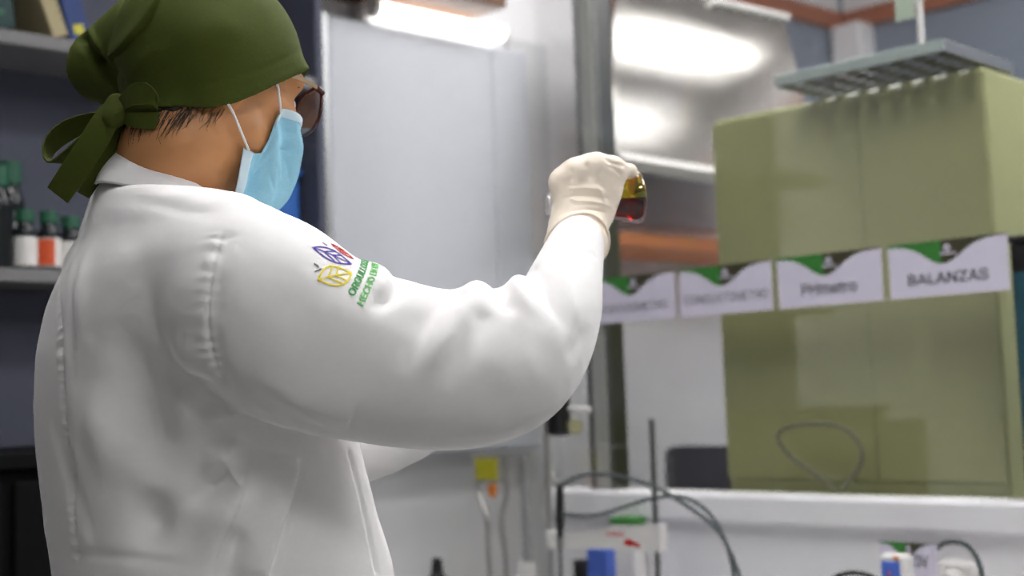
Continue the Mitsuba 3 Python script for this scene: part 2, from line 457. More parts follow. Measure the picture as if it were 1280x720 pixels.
# bottles on the lower shelf
def bottle(px, o, r, h, neck, label, lab=None, capm=CAPG, name='reagent_bottle', base=None, lab2=None, group='reagent bottles on the lower shelf', capl=None):
    u = min(L.hit(px, 330, o)[0], xr - r - .004)
    b = thing(name, label, 'bottle', group)
    org = L.at(u, o, (base if base is not None else s2t) + .0006)
    hb = h * .62
    part(b, 'body', lathe([(0, 0), (r * .93, 0), (r, .004), (r, hb), (r * .85, hb + h * .07), (neck, hb + h * .14), (neck, h * .84), (0, h * .84)], org, (0, 0, 1)), BOTTLED, 40)
    part(b, 'cap', lathe([(0, h * .8), (neck * 1.25, h * .8), (neck * 1.3, h * .82), (neck * 1.25, h), (0, h)], org, (0, 0, 1)), capm, 40)
    if lab:
        part(b, 'label', lathe([(r + .0006, h * .08), (r + .0008, h * .09), (r + .0008, h * .54), (r + .0006, h * .55)], org, (0, 0, 1)), lab, 40)
    if lab2:
        th = np.linspace(.5, 2.4, 12)
        az = math.atan2(L.n[1], L.n[0])
        pts = np.array([[org[0] + (r + .0016) * math.cos(az + a), org[1] + (r + .0016) * math.sin(az + a)] for a in np.linspace(-1.3, .1, 12)])
        v = np.vstack([np.c_[pts, np.full(12, org[2] + h * .1)], np.c_[pts, np.full(12, org[2] + h * .53)]])
        f = [[i, i + 1, i + 13] for i in range(11)] + [[i, i + 13, i + 12] for i in range(11)]
        part(b, 'label_band', trimesh.Trimesh(v, f, process=False), lab2, True)
    return b


bottle(-3, .15, .030, .20, .016, 'tall black bottle cut by the left picture edge')
bottle(13, .07, .028, .225, .017, 'tallest dark bottle with green cap and grey label', GREYW)
bottle(31, .16, .0225, .118, .014, 'small dark bottle with a plain white label', WLAB)
bottle(61, .16, .0225, .118, .014, 'small dark bottle with a white and orange label', WLAB, lab2=REDL)
bottle(88, .15, .0225, .112, .014, 'small dark bottle half behind the white coat', WLAB)
bottle(362, .10, .026, .165, .018, 'white labelled bottle with dark green cap beyond the glasses', WLAB, base=L.hit(375, 212, .1)[1])
bx = thing('storage_box', 'bright blue plastic box on the shelf behind the face mask', 'box')
ba, bb = L.hit(318, 250, .15)[0], min(L.hit(390, 250, .15)[0], xr - .012)
zb1 = L.hit(375, 213, .15)[1]
part(bx, 'body', L.box(ba, bb, .05, .17, s2t + .0005, zb1 - .02, .01), BLUE)
part(bx, 'lid', L.box(ba - .004, bb + .004, .046, .174, zb1 - .0195, zb1, .005), BLUE)
# black bench unit under the shelf at the left
k = thing('low_cupboard', 'black cupboard under the shelf unit behind the lab coat', 'cupboard')
part(k, 'body', L.box(-2.6, xr - .25, .003, .38, .02, s3t - .03, .004), BLACKM)
part(k, 'top', L.box(-2.6, xr - .24, .003, .40, s3t - .0295, s3t - .001, .004), BLACKM)
for i in range(3):
    uu = xr - .27 - i * .5
    part(k, 'door', L.box(uu - .48, uu, .381, .395, .04, s3t - .05, .004), BLACKM)

# ---------------------------------------------------------------- room beyond the glass
# steel hood on the left wall beyond the partition
k = thing('fume_hood', 'brushed stainless steel hood on the wall behind the glass', 'fume hood')
def hood_off(py):
    return .45 - .09 * (200 - py) / 200


hpx = [(768, 194), (1032, 236), (984, 22), (890, 2), (768, -30)]
hpt = np.array([L.at(*(lambda h, o: (h[0], o, h[1]))(L.hit(x, y, hood_off(y)), hood_off(y))) for x, y in hpx])
hc = np.cross(hpt[1] - hpt[0], hpt[-1] - hpt[0])
hc = hc / np.linalg.norm(hc) * (1 if hc @ L.n > 0 else -1)
hpt = hpt - np.outer((hpt - hpt[0]) @ hc, hc)
def hull(pts):
    m = manifold3d.Manifold.hull_points(np.asarray(pts, np.float64)).to_mesh()
    return trimesh.Trimesh(m.vert_properties[:, :3], m.tri_verts, process=False)
hback = hpt - L.n * .09
BR = proc(lambda p, n, uv: .0022 * fbm(p.x * 2.2, p.y * 2.2, p.z * 4) + .000002 * noise((p.x + p.y) * 40, p.z * 2500))
scene['mat_brushed'] = {'type': 'bumpmap', 'tex': BR, 'scale': 1.0, 'b': {'type': 'roughconductor', 'material': 'none', 'specular_reflectance': rgb((.66, .64, .60)), 'alpha': .035}}
part(k, 'front_panel', hull(np.vstack([hpt, hpt - hc * .008])), 'mat_brushed', False)
part(k, 'body', hull(np.vstack([hpt * .97 + hpt.mean(0) * .03 - hc * .009, hback * .97 + hback.mean(0) * .03])), STEELD, False)
sa_, sb_ = hpt[0] + hc * .012, hpt[1] + hc * .012
m_ = rod(sa_ - ZU * .015, sb_ - ZU * .015, .02, 4)
for e_ in (0, 1):
    a_ = hback[0] * (.55 - .3 * e_) + hback[1] * (.45 + .3 * e_) + ZU * .1
    part(k, 'bracket', rod(a_, a_ - L.n * ((a_ - L.o) @ L.n - .001), .012), STEELD)
part(k, 'sill', m_, WPL, False, 'pale front sill')
part(k, 'top_edge', rod(hpt[3] + hc * .01, hpt[2] + hc * .01, .012), WPL)

# shaded shelf recess under the hood
k = thing('backing_board', 'slate grey backing board on the wall between steel sill and orange rail', 'board')
ra, rb = L.hit(776, 250, .02)[0], L.hit(1010, 250, .02)[0]
rz = L.hit(840, 294, .26)[1] + .002
part(k, 'board', L.box(ra, rb, .001, .02, max(L.hit(840, 285, .02)[1], rz), L.hit(840, 222, .02)[1], .003), RECM)

# green cabinet against the glass
CO = -.13
cu0, cu1 = G.hit(1246, 350, CO)[0], G.hit(900, 350, CO)[0]
cz = G.hit(890, 152, CO)[1]
k = thing('oven_cabinet', 'tall olive green enamelled cabinet standing behind the glass', 'cabinet')
CD = min(.62, CO - FARO - .12)
part(k, 'body', G.box(cu0, cu1, CO - CD, CO, 0, cz, .006), GREEN)
um = G.hit(1085, 350, CO)[0]
part(k, 'front_panel', G.box(cu0 + .001, um - .0008, CO + .0005, CO + .004, LEDGE_Z + .02, cz - .01, .001), GREEN)
part(k, 'front_panel', G.box(um + .0008, cu1 - .001, CO + .0005, CO + .004, LEDGE_Z + .02, cz - .01, .001), GREEN)

# perforated cable tray above it
k = thing('cable_tray', 'perforated grey metal cable tray hanging over the olive green cabinet', 'cable tray')
TF = -.012
tu_r, tz0 = G.hit(1180, 73, TF)
tu_l = G.hit(971, 112, TF)[0]
tz0 = max(tz0, cz + .012)
TW, TH = .30, .022
slots = []
deck = sg.box(tu_r, TF - .28, tu_l, TF)
for i, uu in enumerate(np.arange(tu_r + .02, tu_l - .04, .046)):
    for j, oo in enumerate(np.arange(TF - .27, TF - .03, .034)):
        slots.append(sg.box(uu, oo, uu + .026, oo + .018) if (i + j) % 2 else sg.Point(uu + .013, oo + .009).buffer(.011, 6))
d = extrude(deck.difference(so.unary_union(slots)), .002)
d.apply_translation([0, 0, tz0])
part(k, 'deck', G.put(d), DECKM, False)
part(k, 'front_lip', G.box(tu_r, tu_l, TF + .0002, TF + .003, tz0, tz0 + TH, .0008), GALV)
part(k, 'rear_lip', G.box(tu_r, tu_l, TF - .283, TF - .2802, tz0, tz0 + TH, .0008), GALV)
part(k, 'end_lip', G.box(tu_r - .003, tu_r - .0002, TF - .28, TF, tz0, tz0 + TH, .0008), ALU)
part(k, 'end_lip', G.box(tu_l + .0002, tu_l + .003, TF - .28, TF, tz0, tz0 + TH, .0008), GALV)
ur = G.hit(1152, 50, TF - .05)[0]
part(k, 'hanger_rod', rod(G.at(ur, TF - .05, tz0 + .002), G.at(ur, TF - .05, CEIL - .002), .006), WPL, 30, 'pale hanger rod')
tg = thing('tag_card', 'pale green card hanging at the cable tray rod', 'card')
ta, tb = G.hit(1142, 0, TF - .04)[0], G.hit(1117, 0, TF - .04)[0]
part(tg, 'card', G.box(ta, tb, TF - .045, TF - .043, G.hit(1130, 25, TF - .04)[1], G.hit(1130, 25, TF - .04)[1] + .07, .0005), mat('pale_green_card', (.42, .50, .40), .6))
part(tg, 'clip', G.box(ta - .02, ta + .004, TF - .047, TF - .043, G.hit(1130, 5, TF - .04)[1], G.hit(1130, 5, TF - .04)[1] + .01, .0005), WPL)

# grey chair back behind the glass, beside the green cabinet
k = thing('office_chair', 'dark grey office chair behind the glass beside the olive cabinet', 'chair')
co = -.62
ca, cb = G.hit(832, 590, co)[0], G.hit(945, 590, co)[0]
czt = G.hit(870, 558, co)[1]
cw = abs(ca - cb)
sh = sg.box(-cw / 2 + .03, .03, cw / 2 - .03, .39).buffer(.03, 8)
bk = extrude(sh, .05)
uc = (ca + cb) / 2
part(k, 'backrest', G.flat(bk, uc, co - .05, czt - .42), CHAIRM)
st = G.box(uc - .22, uc + .22, co - .56, co - .08, .43, .49, .02)
part(k, 'seat', st, CHAIRM)
part(k, 'back_support', rod(G.at(uc, co - .06, czt - .2), G.at(uc, co - .06, .46), .018), BLACK)
part(k, 'gas_column', rod(G.at(uc, co - .3, .08), G.at(uc, co - .3, .43), .025), BLACK)
for i in range(5):
    a = i * 2 * math.pi / 5
    lg = rod(G.at(uc, co - .3, .09), G.at(uc + .24 * math.cos(a), co - .3 + .24 * math.sin(a), .07), .016)
    key = part(k, 'leg', lg, BLACK)
    c = trimesh.creation.icosphere(2, .03)
    c.apply_translation(G.at(uc + .24 * math.cos(a), co - .3 + .24 * math.sin(a), .0305))
    part(key, 'caster', c, BLACK, True)

# dark device at the right picture edge
k = thing('instrument_housing', 'dark teal instrument at the right picture edge beside the cabinet', 'instrument')
io = -.02
ia = G.hit(1269, 420, io)[0]
iz = G.hit(1275, 303, io)[1]
part(k, 'body', G.box(ia - .16, ia, io - .10, io, LEDGE_Z + .0005, iz, .004), BLACK)
part(k, 'screen', G.box(ia - .15, ia - .004, io + .0004, io + .003, LEDGE_Z + .10, iz - .05, .001), DUSTY)
part(k, 'top', G.box(ia - .165, ia + .008, io - .105, io + .004, iz + .0003, iz + .012, .003), BLACK)

# ---------------------------------------------------------------- the four paper signs on the glass
SZ0, SZ1, SW = 1.3545, 1.4515, .222


def sign(ul, text, th, label, tz, width, o=.0022, fr=G, z0=SZ0, w=SW, h=SZ1 - SZ0, cx=.5, bold=True, group='laminated paper signs on the glass'):
    """ul: u of the left end as seen (u grows to the left)."""
    k = thing('paper_sign', label, 'sign', group)
    card = extrude(sg.box(0, 0, w, h), .0012)
    part(k, 'card', fr.flat(card, ul, o, z0, -1), PAPER, False)
    x = np.linspace(0, w, 60)
    s = x / w
    curve = h * (1 - .02 - .39 * np.exp(-((s - .47) / .21) ** 2) - .03 * (1 - s))
    top = sg.Polygon([(0, h), *zip(x, curve), (w, h)]).buffer(0)
    half = sg.box(0, 0, w * .46, h)
    part(k, 'green_swoosh', fr.flat(extrude(top.intersection(half), .0004), ul, o + .0013, z0, -1), MIDGREEN, False)
    part(k, 'dark_swoosh', fr.flat(extrude(top.difference(half), .0004), ul, o + .0013, z0, -1), DKGREEN, False)
    em = sg.Point(w * .51, h * .855).buffer(h * .065).difference(sg.Point(w * .51, h * .85).buffer(h * .025))
    em = em.union(sg.box(w * .45, h * .735, w * .585, h * .765))
    part(k, 'emblem', fr.flat(extrude(em, .0003), ul, o + .0018, z0, -1), PAPER, False, 'white round emblem')
    t = meshkit.text_mesh(text, th, .0004, bold)
    ext = t.bounds[1][0] - t.bounds[0][0]
    t.apply_scale([width / ext, 1, 1])
    t.apply_translation([w * cx - t.bounds.mean(0)[0], tz, 0])
    part(k, 'lettering', fr.flat(t, ul, o + .0013, z0, -1), INK, False)
    return k


ulefts = [G.hit(1111, 308)[0], G.hit(972, 323)[0], G.hit(850, 335)[0]]
sign(ulefts[0], 'BALANZAS', .0185, 'white paper sign with green swoosh reading BALANZAS', .022, .150)
sign(ulefts[1], 'PHmetro', .0205, 'white paper sign with green swoosh reading PHmetro', .022, .118)
sign(ulefts[2], 'CONDUCTIMETRO', .0175, 'white paper sign with green swoosh reading CONDUCTIMETRO', .024, .205, bold=False)
sign(ulefts[2] + (ulefts[2] - ulefts[1]), 'VISCOSIMETRO', .0165, 'white paper sign reading VISCOSIMETRO half behind the raised sleeve', .022, .18, bold=False)

# cable loop standing between glass and cabinet
CL = -.055
loop = [G.at(*(lambda h: (h[0], CL, h[1]))(G.hit(x, y, CL))) for x, y in ((1045, 617), (1012, 588), (982, 563), (973, 545), (990, 533), (1020, 530), (1048, 533), (1070, 548), (1078, 566), (1072, 588), (1058, 605), (1050, 617))]
loop[0][2] = loop[-1][2] = LEDGE_Z + .006
thing('cable_loop', 'thin olive grey cable loop standing on the ledge against the green cabinet', 'cable', mesh=tube(spline(loop, 120), .0042, 10), m=CABLEB, smooth=30)

# ---------------------------------------------------------------- bench with small lab gear in front of the partition
k = thing('lab_bench', 'white laboratory bench below the glass partition', 'bench')
part(k, 'worktop', G.box(GR, GU - .05, .01, .62, BENCH_Z - .04, BENCH_Z, .004), BENCH)
for uu in (GR + .05, GR / 2 + .1, GU / 2, GU - .3):
    part(k, 'side_panel', G.box(uu - .012, uu + .012, .02, .58, 0, BENCH_Z - .041, .003), WPL)
part(k, 'back_rail', G.box(GR, GU - .05, .012, .03, .45, BENCH_Z - .041, .003), WPL)


def B(px, py, o):
    u, z = G.hit(px, py, o)
    return G.at(u, o, z)


def foot(px, o, z=BENCH_Z):
    """point on the bench under the pixel column where the vertical at px (taken at y=700) stands."""
    u = G.hit(px, 700, o)[0]
    return G.at(u, o, z)


BO = .20
# support stand with black clamp
k = thing('support_stand', 'thin metal support stand with black boss clamp and knob', 'lab stand')
f0 = foot(689, BO)
zt_ = G.hit(689, 492, BO)[1]
ang = math.atan2(G.u[1], G.u[0])
def vbox(c, sx, sy, sz, b=.003):
    m = rbox(sx, sy, sz, b)
    m.apply_transform(trimesh.transformations.rotation_matrix(math.atan2(-G.u[1], -G.u[0]), [0, 0, 1]))
    m.apply_translation(c)
    return m
part(k, 'base_plate', vbox(f0 + [0, 0, .0065], .04, .12, .012, .004), BLACK)
part(k, 'rod', rod(f0 + [0, 0, .0125], [f0[0], f0[1], zt_], .0058), STEEL)
cb_ = B(699, 518, BO)
part(k, 'boss_clamp', vbox(cb_ , .034, .04, .085, .005), BLACK, 30, 'black boss clamp')
kn = B(716, 533, BO - .0)
part(k, 'knob', lathe([(0, 0), (.014, 0), (.016, .004), (.016, .012), (.013, .016), (0, .016)], kn - G.u * .002, -G.u + G.n * .6), BRASS, 40, 'brass knob')
part(k, 'screw', rod(B(712, 511, BO), B(737, 512, BO), .0055), WPL, 30, 'white screw bar')
part(k, 'ring_hook', tube([B(687 + 9 * math.cos(a), 620 + 28 * math.sin(a), BO - .01) for a in np.linspace(0, 2 * math.pi, 30)], .0022, 8), STEEL)
# holder bar on a second rod
k = thing('electrode_holder', 'white plastic holder arm with red mark on a grey rod', 'holder')
f1 = foot(822, BO)
part(k, 'base_plate', vbox(f1 + [0, 0, .0065], .06, .08, .012, .004), BLACK)
part(k, 'rod', rod(f1 + [0, 0, .0125], [f1[0], f1[1], G.hit(815, 524, BO)[1]], .0056), STEELD)
HO = BO + .012
ps = [G.hit(703, 668, HO), G.hit(760, 660, HO), G.hit(833, 654, HO), G.hit(833, 689, HO), G.hit(765, 685, HO), G.hit(703, 684, HO)]
pu, pz = ps[0]
poly = sg.Polygon([(-(a - pu), b - pz) for a, b in ps]).buffer(-.003).buffer(.003)
part(k, 'arm', G.flat(extrude(poly, .02), pu, HO - .0, pz, -1), WPL, 30)
part(k, 'arm_grip', G.box(*sorted((G.hit(690, 670, HO)[0], G.hit(700, 670, HO)[0])), HO, HO + .02, G.hit(695, 686, HO)[1], G.hit(695, 662, HO)[1], .004), WPL)
tm = meshkit.text_mesh('control', .008, .0006, True)
tu_, tz_ = G.hit(757, 669, HO + .02)
tm.apply_scale([.045 / (tm.bounds[1][0] - tm.bounds[0][0]), 1, 1])
part(k, 'lettering', G.flat(tm, tu_, HO + .0202, tz_, -1), RED, False, 'red lettering')
lx = [(0, .006), (.006, .011), (.014, .012), (.022, .008), (.032, .006), (.040, .000), (.037, -.002), (.030, .002), (.020, .001), (.008, .001)]
lu, lz = G.hit(780, 682, HO + .02)
part(k, 'emblem', G.flat(extrude(sg.Polygon(lx).buffer(.001), .0006), lu, HO + .0202, lz, -1), RED, False, 'red tailed mark')
# wire stand with yellow plate and orange tip
k = thing('wire_rack', 'bent wire stand with yellow plate and orange tip under the cabinet', 'rack')
WO = .16
def wp(pts):
    return [B(x, y, WO) for x, y in pts]
la = wp([(597, 572), (597, 600), (600, 622), (607, 640), (610, 680), (613, 722)])
lb = wp([(632, 568), (633, 600), (633, 622), (628, 642), (630, 680), (633, 722)])
for q in (la, lb):
    q[-1][2] = max(q[-1][2], BENCH_Z)
    q.append(np.array([q[-1][0], q[-1][1], BENCH_Z + .004]))
    part(k, 'leg', tube(spline(q, 50), .0055, 10), STEEL)
part(k, 'crossbar', rod(B(596, 601, WO), B(633, 600, WO), .004), STEEL)
part(k, 'base_plate', vbox(foot(622, WO) + [0, 0, .004], .075, .12, .008, .003), STEELD)
part(k, 'top_bar', rod(B(592, 569, WO), B(660, 567, WO), .006), STEEL)
pa, pb = G.hit(594, 573, WO + .008), G.hit(622, 600, WO + .008)
part(k, 'plate', G.box(pb[0], pa[0], WO + .006, WO + .010, pb[1], pa[1], .001), YPLATE, 30, 'yellow plate')
part(k, 'tip', lathe([(0, 0), (.004, .001), (.010, .014), (.010, .026), (.005, .032), (0, .032)], B(616, 623, WO), (0, 0, 1)), OTIP, 40, 'orange tip')
# burette tube beside it
k = thing('glass_tube', 'slim grey vertical tube between wire stand and support stand', 'tube')
f2 = foot(660, WO - .03)
part(k, 'tube', rod(f2 + [0, 0, .0006], [f2[0], f2[1], G.hit(658, 570, WO - .03)[1]], .009), TUBEM)
part(k, 'foot', lathe([(0, .0005), (.020, .0005), (.020, .008), (.0115, .014)], f2, (0, 0, 1)), GREYW)
# probe hanging from the holder with two cables
k = thing('electrode_probe', 'black electrode probe hanging beside the holder arm with grey cables', 'probe')
p0, p1 = B(700, 606, HO + .03), B(700, 672, HO + .03)
part(k, 'body', tube([p0, p0 * .8 + p1 * .2, p0 * .2 + p1 * .8, p1], [.006, .0085, .0085, .005]), BLACK)
part(k, 'stem', rod(p1, B(701, 722, HO + .03), .0042), STEELD)
def cable(pts, r=.0036, o0=HO + .03, o1=.34):
    n = len(pts)
    q = [B(x, y, o0 + (o1 - o0) * i / (n - 1)) for i, (x, y) in enumerate(pts)]
    return q
c1 = cable([(701, 607), (706, 604), (720, 597), (755, 593), (800, 602), (835, 617), (870, 640), (898, 664), (915, 695), (925, 722)], o1=.30)
c1.append(np.array([*c1[-1][:2] , BENCH_Z + .004]))
part(k, 'cable', tube(spline(c1, 100), .0036, 10), CABLE)
c2 = cable([(702, 641), (715, 644), (745, 644), (780, 634), (820, 622), (855, 622), (885, 640), (905, 672), (914, 700), (918, 722)], o1=.27)
c2.append(np.array([*c2[-1][:2], BENCH_Z + .004]))
part(k, 'cable', tube(spline(c2, 100), .0034, 10), CABLE)


# little things on the bench, standing below the picture's lower edge
def stand_box(px0, px1, py_top, o, d, m, b=.003):
    a0, a1 = G.hit(px0, 705, o)[0], G.hit(px1, 705, o)[0]
    return G.box(a1, a0, o - d, o, BENCH_Z + .0005, G.hit((px0 + px1) / 2, py_top, o)[1], b), (a0, a1)


k = thing('blue_carton', 'narrow blue carton standing under the white holder arm', 'carton')
m_, (a0, a1) = stand_box(733, 758, 686, .19, .03, BLUEL)
part(k, 'body', m_, BLUEL)
part(k, 'label', G.box(a1 + .002, a0 - .002, .1904, .1912, BENCH_Z + .01, BENCH_Z + .04, .0003), WPL)
k = thing('drawn_jar', 'clear plastic beaker with grey markings under the holder arm', 'beaker')
ja = G.hit(783, 705, .19)[0]
jo = G.at(ja, .115, BENCH_Z + .0005)
part(k, 'body', lathe([(.026, .001), (.029, .115), (.030, .116), (.0275, .113), (.0245, .004), (0, .004), (0, .001), (.026, .001)], jo, (0, 0, 1)), 'mat_clearplastic', 40)
for zz in (.03, .05, .07, .09):
    part(k, 'mark', tube([jo + G.n * .0 + np.array([0, 0, zz]) + (.0285 + zz * .02) * (math.cos(a) * G.n + math.sin(a) * G.u) for a in np.linspace(-.6, .6, 10)], .0009, 6), CABLE)
k = thing('green_lidded_tray', 'green lid just above the white holder arm', 'lid')
part(k, 'lid', G.box(*sorted((G.hit(797, 652, .06)[0], G.hit(764, 652, .06)[0])), .03, .07, G.hit(780, 656, .07)[1], G.hit(780, 648, .07)[1], .003), MIDGREEN)
part(k, 'body', G.box(*sorted((G.hit(795, 652, .06)[0], G.hit(766, 652, .06)[0])), .032, .068, BENCH_Z + .0005, G.hit(780, 656, .07)[1] - .0005, .003), WPL)
k = thing('black_jar', 'short black jar between support stand and blue carton', 'jar')
jb = foot(727, .11)
jh = G.hit(721, 700, .11)[1] - BENCH_Z
part(k, 'body', lathe([(0, .0005), (.018, .0005), (.018, jh * .8), (.016, jh * .82), (0, jh * .82)], jb, (0, 0, 1)), BLACK, 40)
part(k, 'lid', lathe([(0, jh * .825), (.0175, jh * .825), (.0175, jh), (0, jh)], jb, (0, 0, 1)), BLACK, 40)
k = thing('dropper_bottle', 'black topped dropper bottle under the grey wall cabinet', 'bottle')
db = foot(546, .12)
dh = G.hit(546, 698, .12)[1] - BENCH_Z
part(k, 'body', lathe([(0, .0005), (.026, .0005), (.026, max(dh - .05, .01)), (.012, max(dh - .03, .02)), (0, max(dh - .03, .02))], db, (0, 0, 1)), BOTTLED, 40)
part(k, 'cap', lathe([(0, max(dh - .029, .021)), (.014, max(dh - .029, .021)), (.011, dh), (0, dh)], db, (0, 0, 1)), BLACK, 40)
k = thing('paper_card', 'small white card standing beside the slim grey tube', 'card')
m_, _ = stand_box(646, 668, 703, .22, .004, WPL, .001)
part(k, 'card', m_, WPL)
part(k, 'foot', G.box(_[1] - .004, _[0] + .004, .19, .235, BENCH_Z + .0003, BENCH_Z + .0045, .001), WPL)

# right: 110V sign, blue labelled device, outlet and cables
SO2 = .10
ul, zz = G.hit(1100, 676, SO2)
wv = ul - G.hit(1170, 668, SO2)[0]
hv = zz - G.hit(1100, 722, SO2)[1]
kv = sign(ul, '110V', hv * .30, 'small white card with green swoosh reading 110V on the bench', hv * .36, .046, o=SO2, z0=zz - hv, w=wv, h=hv, cx=.62, group=None)
part(kv, 'foot', G.box(ul - wv, ul, SO2 - .03, SO2 - .0005, BENCH_Z + .0005, zz - hv + .03, .003), WPL)
k = thing('meter', 'white bench meter with a blue display in front of the 110V card', 'meter')
mo = .20
m_, (a0, a1) = stand_box(1098, 1132, 693, mo, .03, WPL, .006)
part(k, 'body', m_, WPL)
d0, d1 = G.hit(1102, 701, mo), G.hit(1126, 724, mo)
part(k, 'display', G.box(d1[0], d0[0], mo + .0004, mo + .003, d1[1], d0[1], .001), BLUEL, 30, 'blue display')
t0_, t1_ = G.hit(1117, 695, mo), G.hit(1124, 699.5, mo)
part(k, 'button', G.box(t1_[0], t0_[0], mo + .0004, mo + .004, t1_[1], t0_[1], .001), OTIP, 30, 'orange button')
part(k, 'red_digit', G.flat(meshkit.text_mesh('4', .008, .0005, True), G.hit(1110, 719, mo)[0], mo + .0031, G.hit(1110, 719, mo)[1], -1), REDL, False)
k = thing('power_outlet', 'white wall socket box with plug below the ledge', 'socket')
oa, ob = G.hit(1172, 700, .03), G.hit(1222, 730, .03)
part(k, 'box', G.box(ob[0], oa[0], .0006, .035, ob[1] - .03, oa[1], .008), WPL)
part(k, 'plug', G.box(ob[0] + .02, oa[0] - .02, .0355, .065, ob[1] - .01, oa[1] - .012, .008), WPL)
q = [B(x, y, .07) for x, y in ((1158, 724), (1163, 700), (1175, 682), (1193, 677), (1210, 683), (1222, 700), (1228, 724))]
q = [np.array([*q[0][:2], BENCH_Z + .005])] + q + [np.array([*q[-1][:2], BENCH_Z + .005])]
thing('power_cable', 'grey power cable arching over the white wall socket', 'cable', mesh=tube(spline(q, 80), .0042, 10), m=CABLE, smooth=30)
q = [B(x, y, .24) for x, y in ((1050, 719), (1078, 717), (1092, 722))]
q = [np.array([*q[0][:2], BENCH_Z + .005])] + q + [np.array([*q[-1][:2], BENCH_Z + .005])]
thing('black_cable', 'short black cable end left of the bench meter', 'cable', mesh=tube(spline(q, 40), .004, 10), m=BLACK, smooth=30)

# ================================================================ the person
from scipy.ndimage import gaussian_filter1d
def surface_nets(Fv, org, h):
    """closed mesh of the zero level of a sampled distance field (negative inside)."""
    ins = Fv < 0
    s = [slice(None, -1), slice(1, None)]
    c = sum(ins[s[a], s[b], s[d]].astype(np.int8) for a in (0, 1) for b in (0, 1) for d in (0, 1))
    act = (c > 0) & (c < 8)
    idx = np.full(act.shape, -1, np.int64)
    I = np.argwhere(act)
    idx[act] = np.arange(len(I))
    acc, cnt = np.zeros((len(I), 3)), np.zeros(len(I))
    i, j, k = I.T
    corner = {(a, b, d): Fv[i + a, j + b, k + d] for a in (0, 1) for b in (0, 1) for d in (0, 1)}
    for ax in range(3):
        for a in (0, 1):
            for b in (0, 1):
                lo = [a, b]
                lo.insert(ax, 0)
                hi = list(lo)
                hi[ax] = 1
                v0, v1 = corner[tuple(lo)], corner[tuple(hi)]
                m = (v0 < 0) != (v1 < 0)
                t = np.where(m, v0 / np.where(m, v0 - v1, 1), 0)
                p = np.tile(np.array(lo, float), (len(I), 1))
                p[:, ax] = t
                acc[m] += p[m]
                cnt[m] += 1
    V = org + h * (I + acc / cnt[:, None])
    faces = []
    n = np.array(Fv.shape)
    for ax in range(3):
        b, d = (ax + 1) % 3, (ax + 2) % 3
        sl0 = [slice(1, -1)] * 3
        sl0[ax] = slice(0, -1)
        sl1 = list(sl0)
        sl1[ax] = slice(1, None)
        A, Bv = ins[tuple(sl0)], ins[tuple(sl1)]
        for flip, m in ((False, A & ~Bv), (True, ~A & Bv)):
            q = np.argwhere(m)
            if not len(q):
                continue
            q = q + np.array([0 if x == ax else 1 for x in range(3)])
            ob, od = np.eye(3, dtype=int)[b], np.eye(3, dtype=int)[d]
            vs = [idx[tuple((q - x).T)] for x in (ob + od, od, 0 * ob, ob)]
            vs = vs[::-1] if flip else vs
            faces += [np.stack([vs[0], vs[1], vs[2]], 1), np.stack([vs[0], vs[2], vs[3]], 1)]
    return trimesh.Trimesh(V, np.vstack(faces), process=False)


def sample(fn, lo, hi, h):
    lo, hi = np.asarray(lo, float), np.asarray(hi, float)
    ax = [np.arange(lo[i], hi[i] + h, h, dtype=np.float32) for i in range(3)]
    X, Y, Z = np.meshgrid(*ax, indexing='ij')
    return surface_nets(fn(X, Y, Z), lo, h)


def smin(a, b, k):
    hh = np.maximum(k - np.abs(a - b), 0) / k
    return np.minimum(a, b) - hh * hh * k * .25


def cone(X, Y, Z, a, b, r1, r2):
    d = np.asarray(b, np.float32) - np.asarray(a, np.float32)
    px, py, pz = X - np.float32(a[0]), Y - np.float32(a[1]), Z - np.float32(a[2])
    t = np.clip((px * d[0] + py * d[1] + pz * d[2]) / np.float32(d @ d), 0, 1)
    return np.sqrt((px - t * d[0]) ** 2 + (py - t * d[1]) ** 2 + (pz - t * d[2]) ** 2) - (np.float32(r1) + t * np.float32(r2 - r1))


def chain(X, Y, Z, pts, rs, k):
    d = None
    for i in range(len(pts) - 1):
        e = cone(X, Y, Z, pts[i], pts[i + 1], rs[i], rs[i + 1])
        d = e if d is None else smin(d, e, k)
    return d


def ell(X, Y, Z, c, r):
    q = np.sqrt(((X - c[0]) / r[0]) ** 2 + ((Y - c[1]) / r[1]) ** 2 + ((Z - c[2]) / r[2]) ** 2)
    return (q - 1) * min(r)


def hdir(deg):
    a = math.radians(deg)
    return RH * math.cos(a) + FH * math.sin(a)


person = thing('person', 'person in a white lab coat, green cap and blue face mask raising a flask', 'person')

# ---- lab coat: torso sections fitted between the outlines of the photograph, and sleeves
BF = hdir(28)                                    # the way the body faces
BR_ = np.cross(BF, ZU)                           # its right-hand side
rows = [  # y px, left px, right px, depth, b/a
    (224, 130, 238, 1.475, .95), (241, 116, 262, 1.475, .85), (254, 103, 292, 1.475, .62), (271, 92, 318, 1.475, .56), (300, 80, 328, 1.475, .54), (350, 57, 352, 1.475, .58),
    (430, 44, 384, 1.483, .72), (480, 45, 404, 1.488, .80), (560, 54, 444, 1.494, .92), (640, 65, 464, 1.494, .95), (720, 76, 486, 1.492, .95), (1000, 70, 532, 1.48, .92), (1290, 56, 566, 1.46, .92)]
tz, tcx, tcy, ta, tb = [], [], [], [], []
for (y, l, r, d, ratio) in rows:
    c = P((l + r) / 2, y, d)
    w = (r - l) / 2 / FPX * d
    a = w / math.sqrt((BR_ @ RH) ** 2 + (ratio * (BF @ RH)) ** 2)
    tz.append(c[2]); tcx.append(c[0]); tcy.append(c[1]); ta.append(a); tb.append(a * ratio)
tz = np.array(tz)
o_ = np.argsort(tz)
TI = [PchipInterpolator(tz[o_], np.array(q)[o_]) for q in (tcx, tcy, ta, tb)]
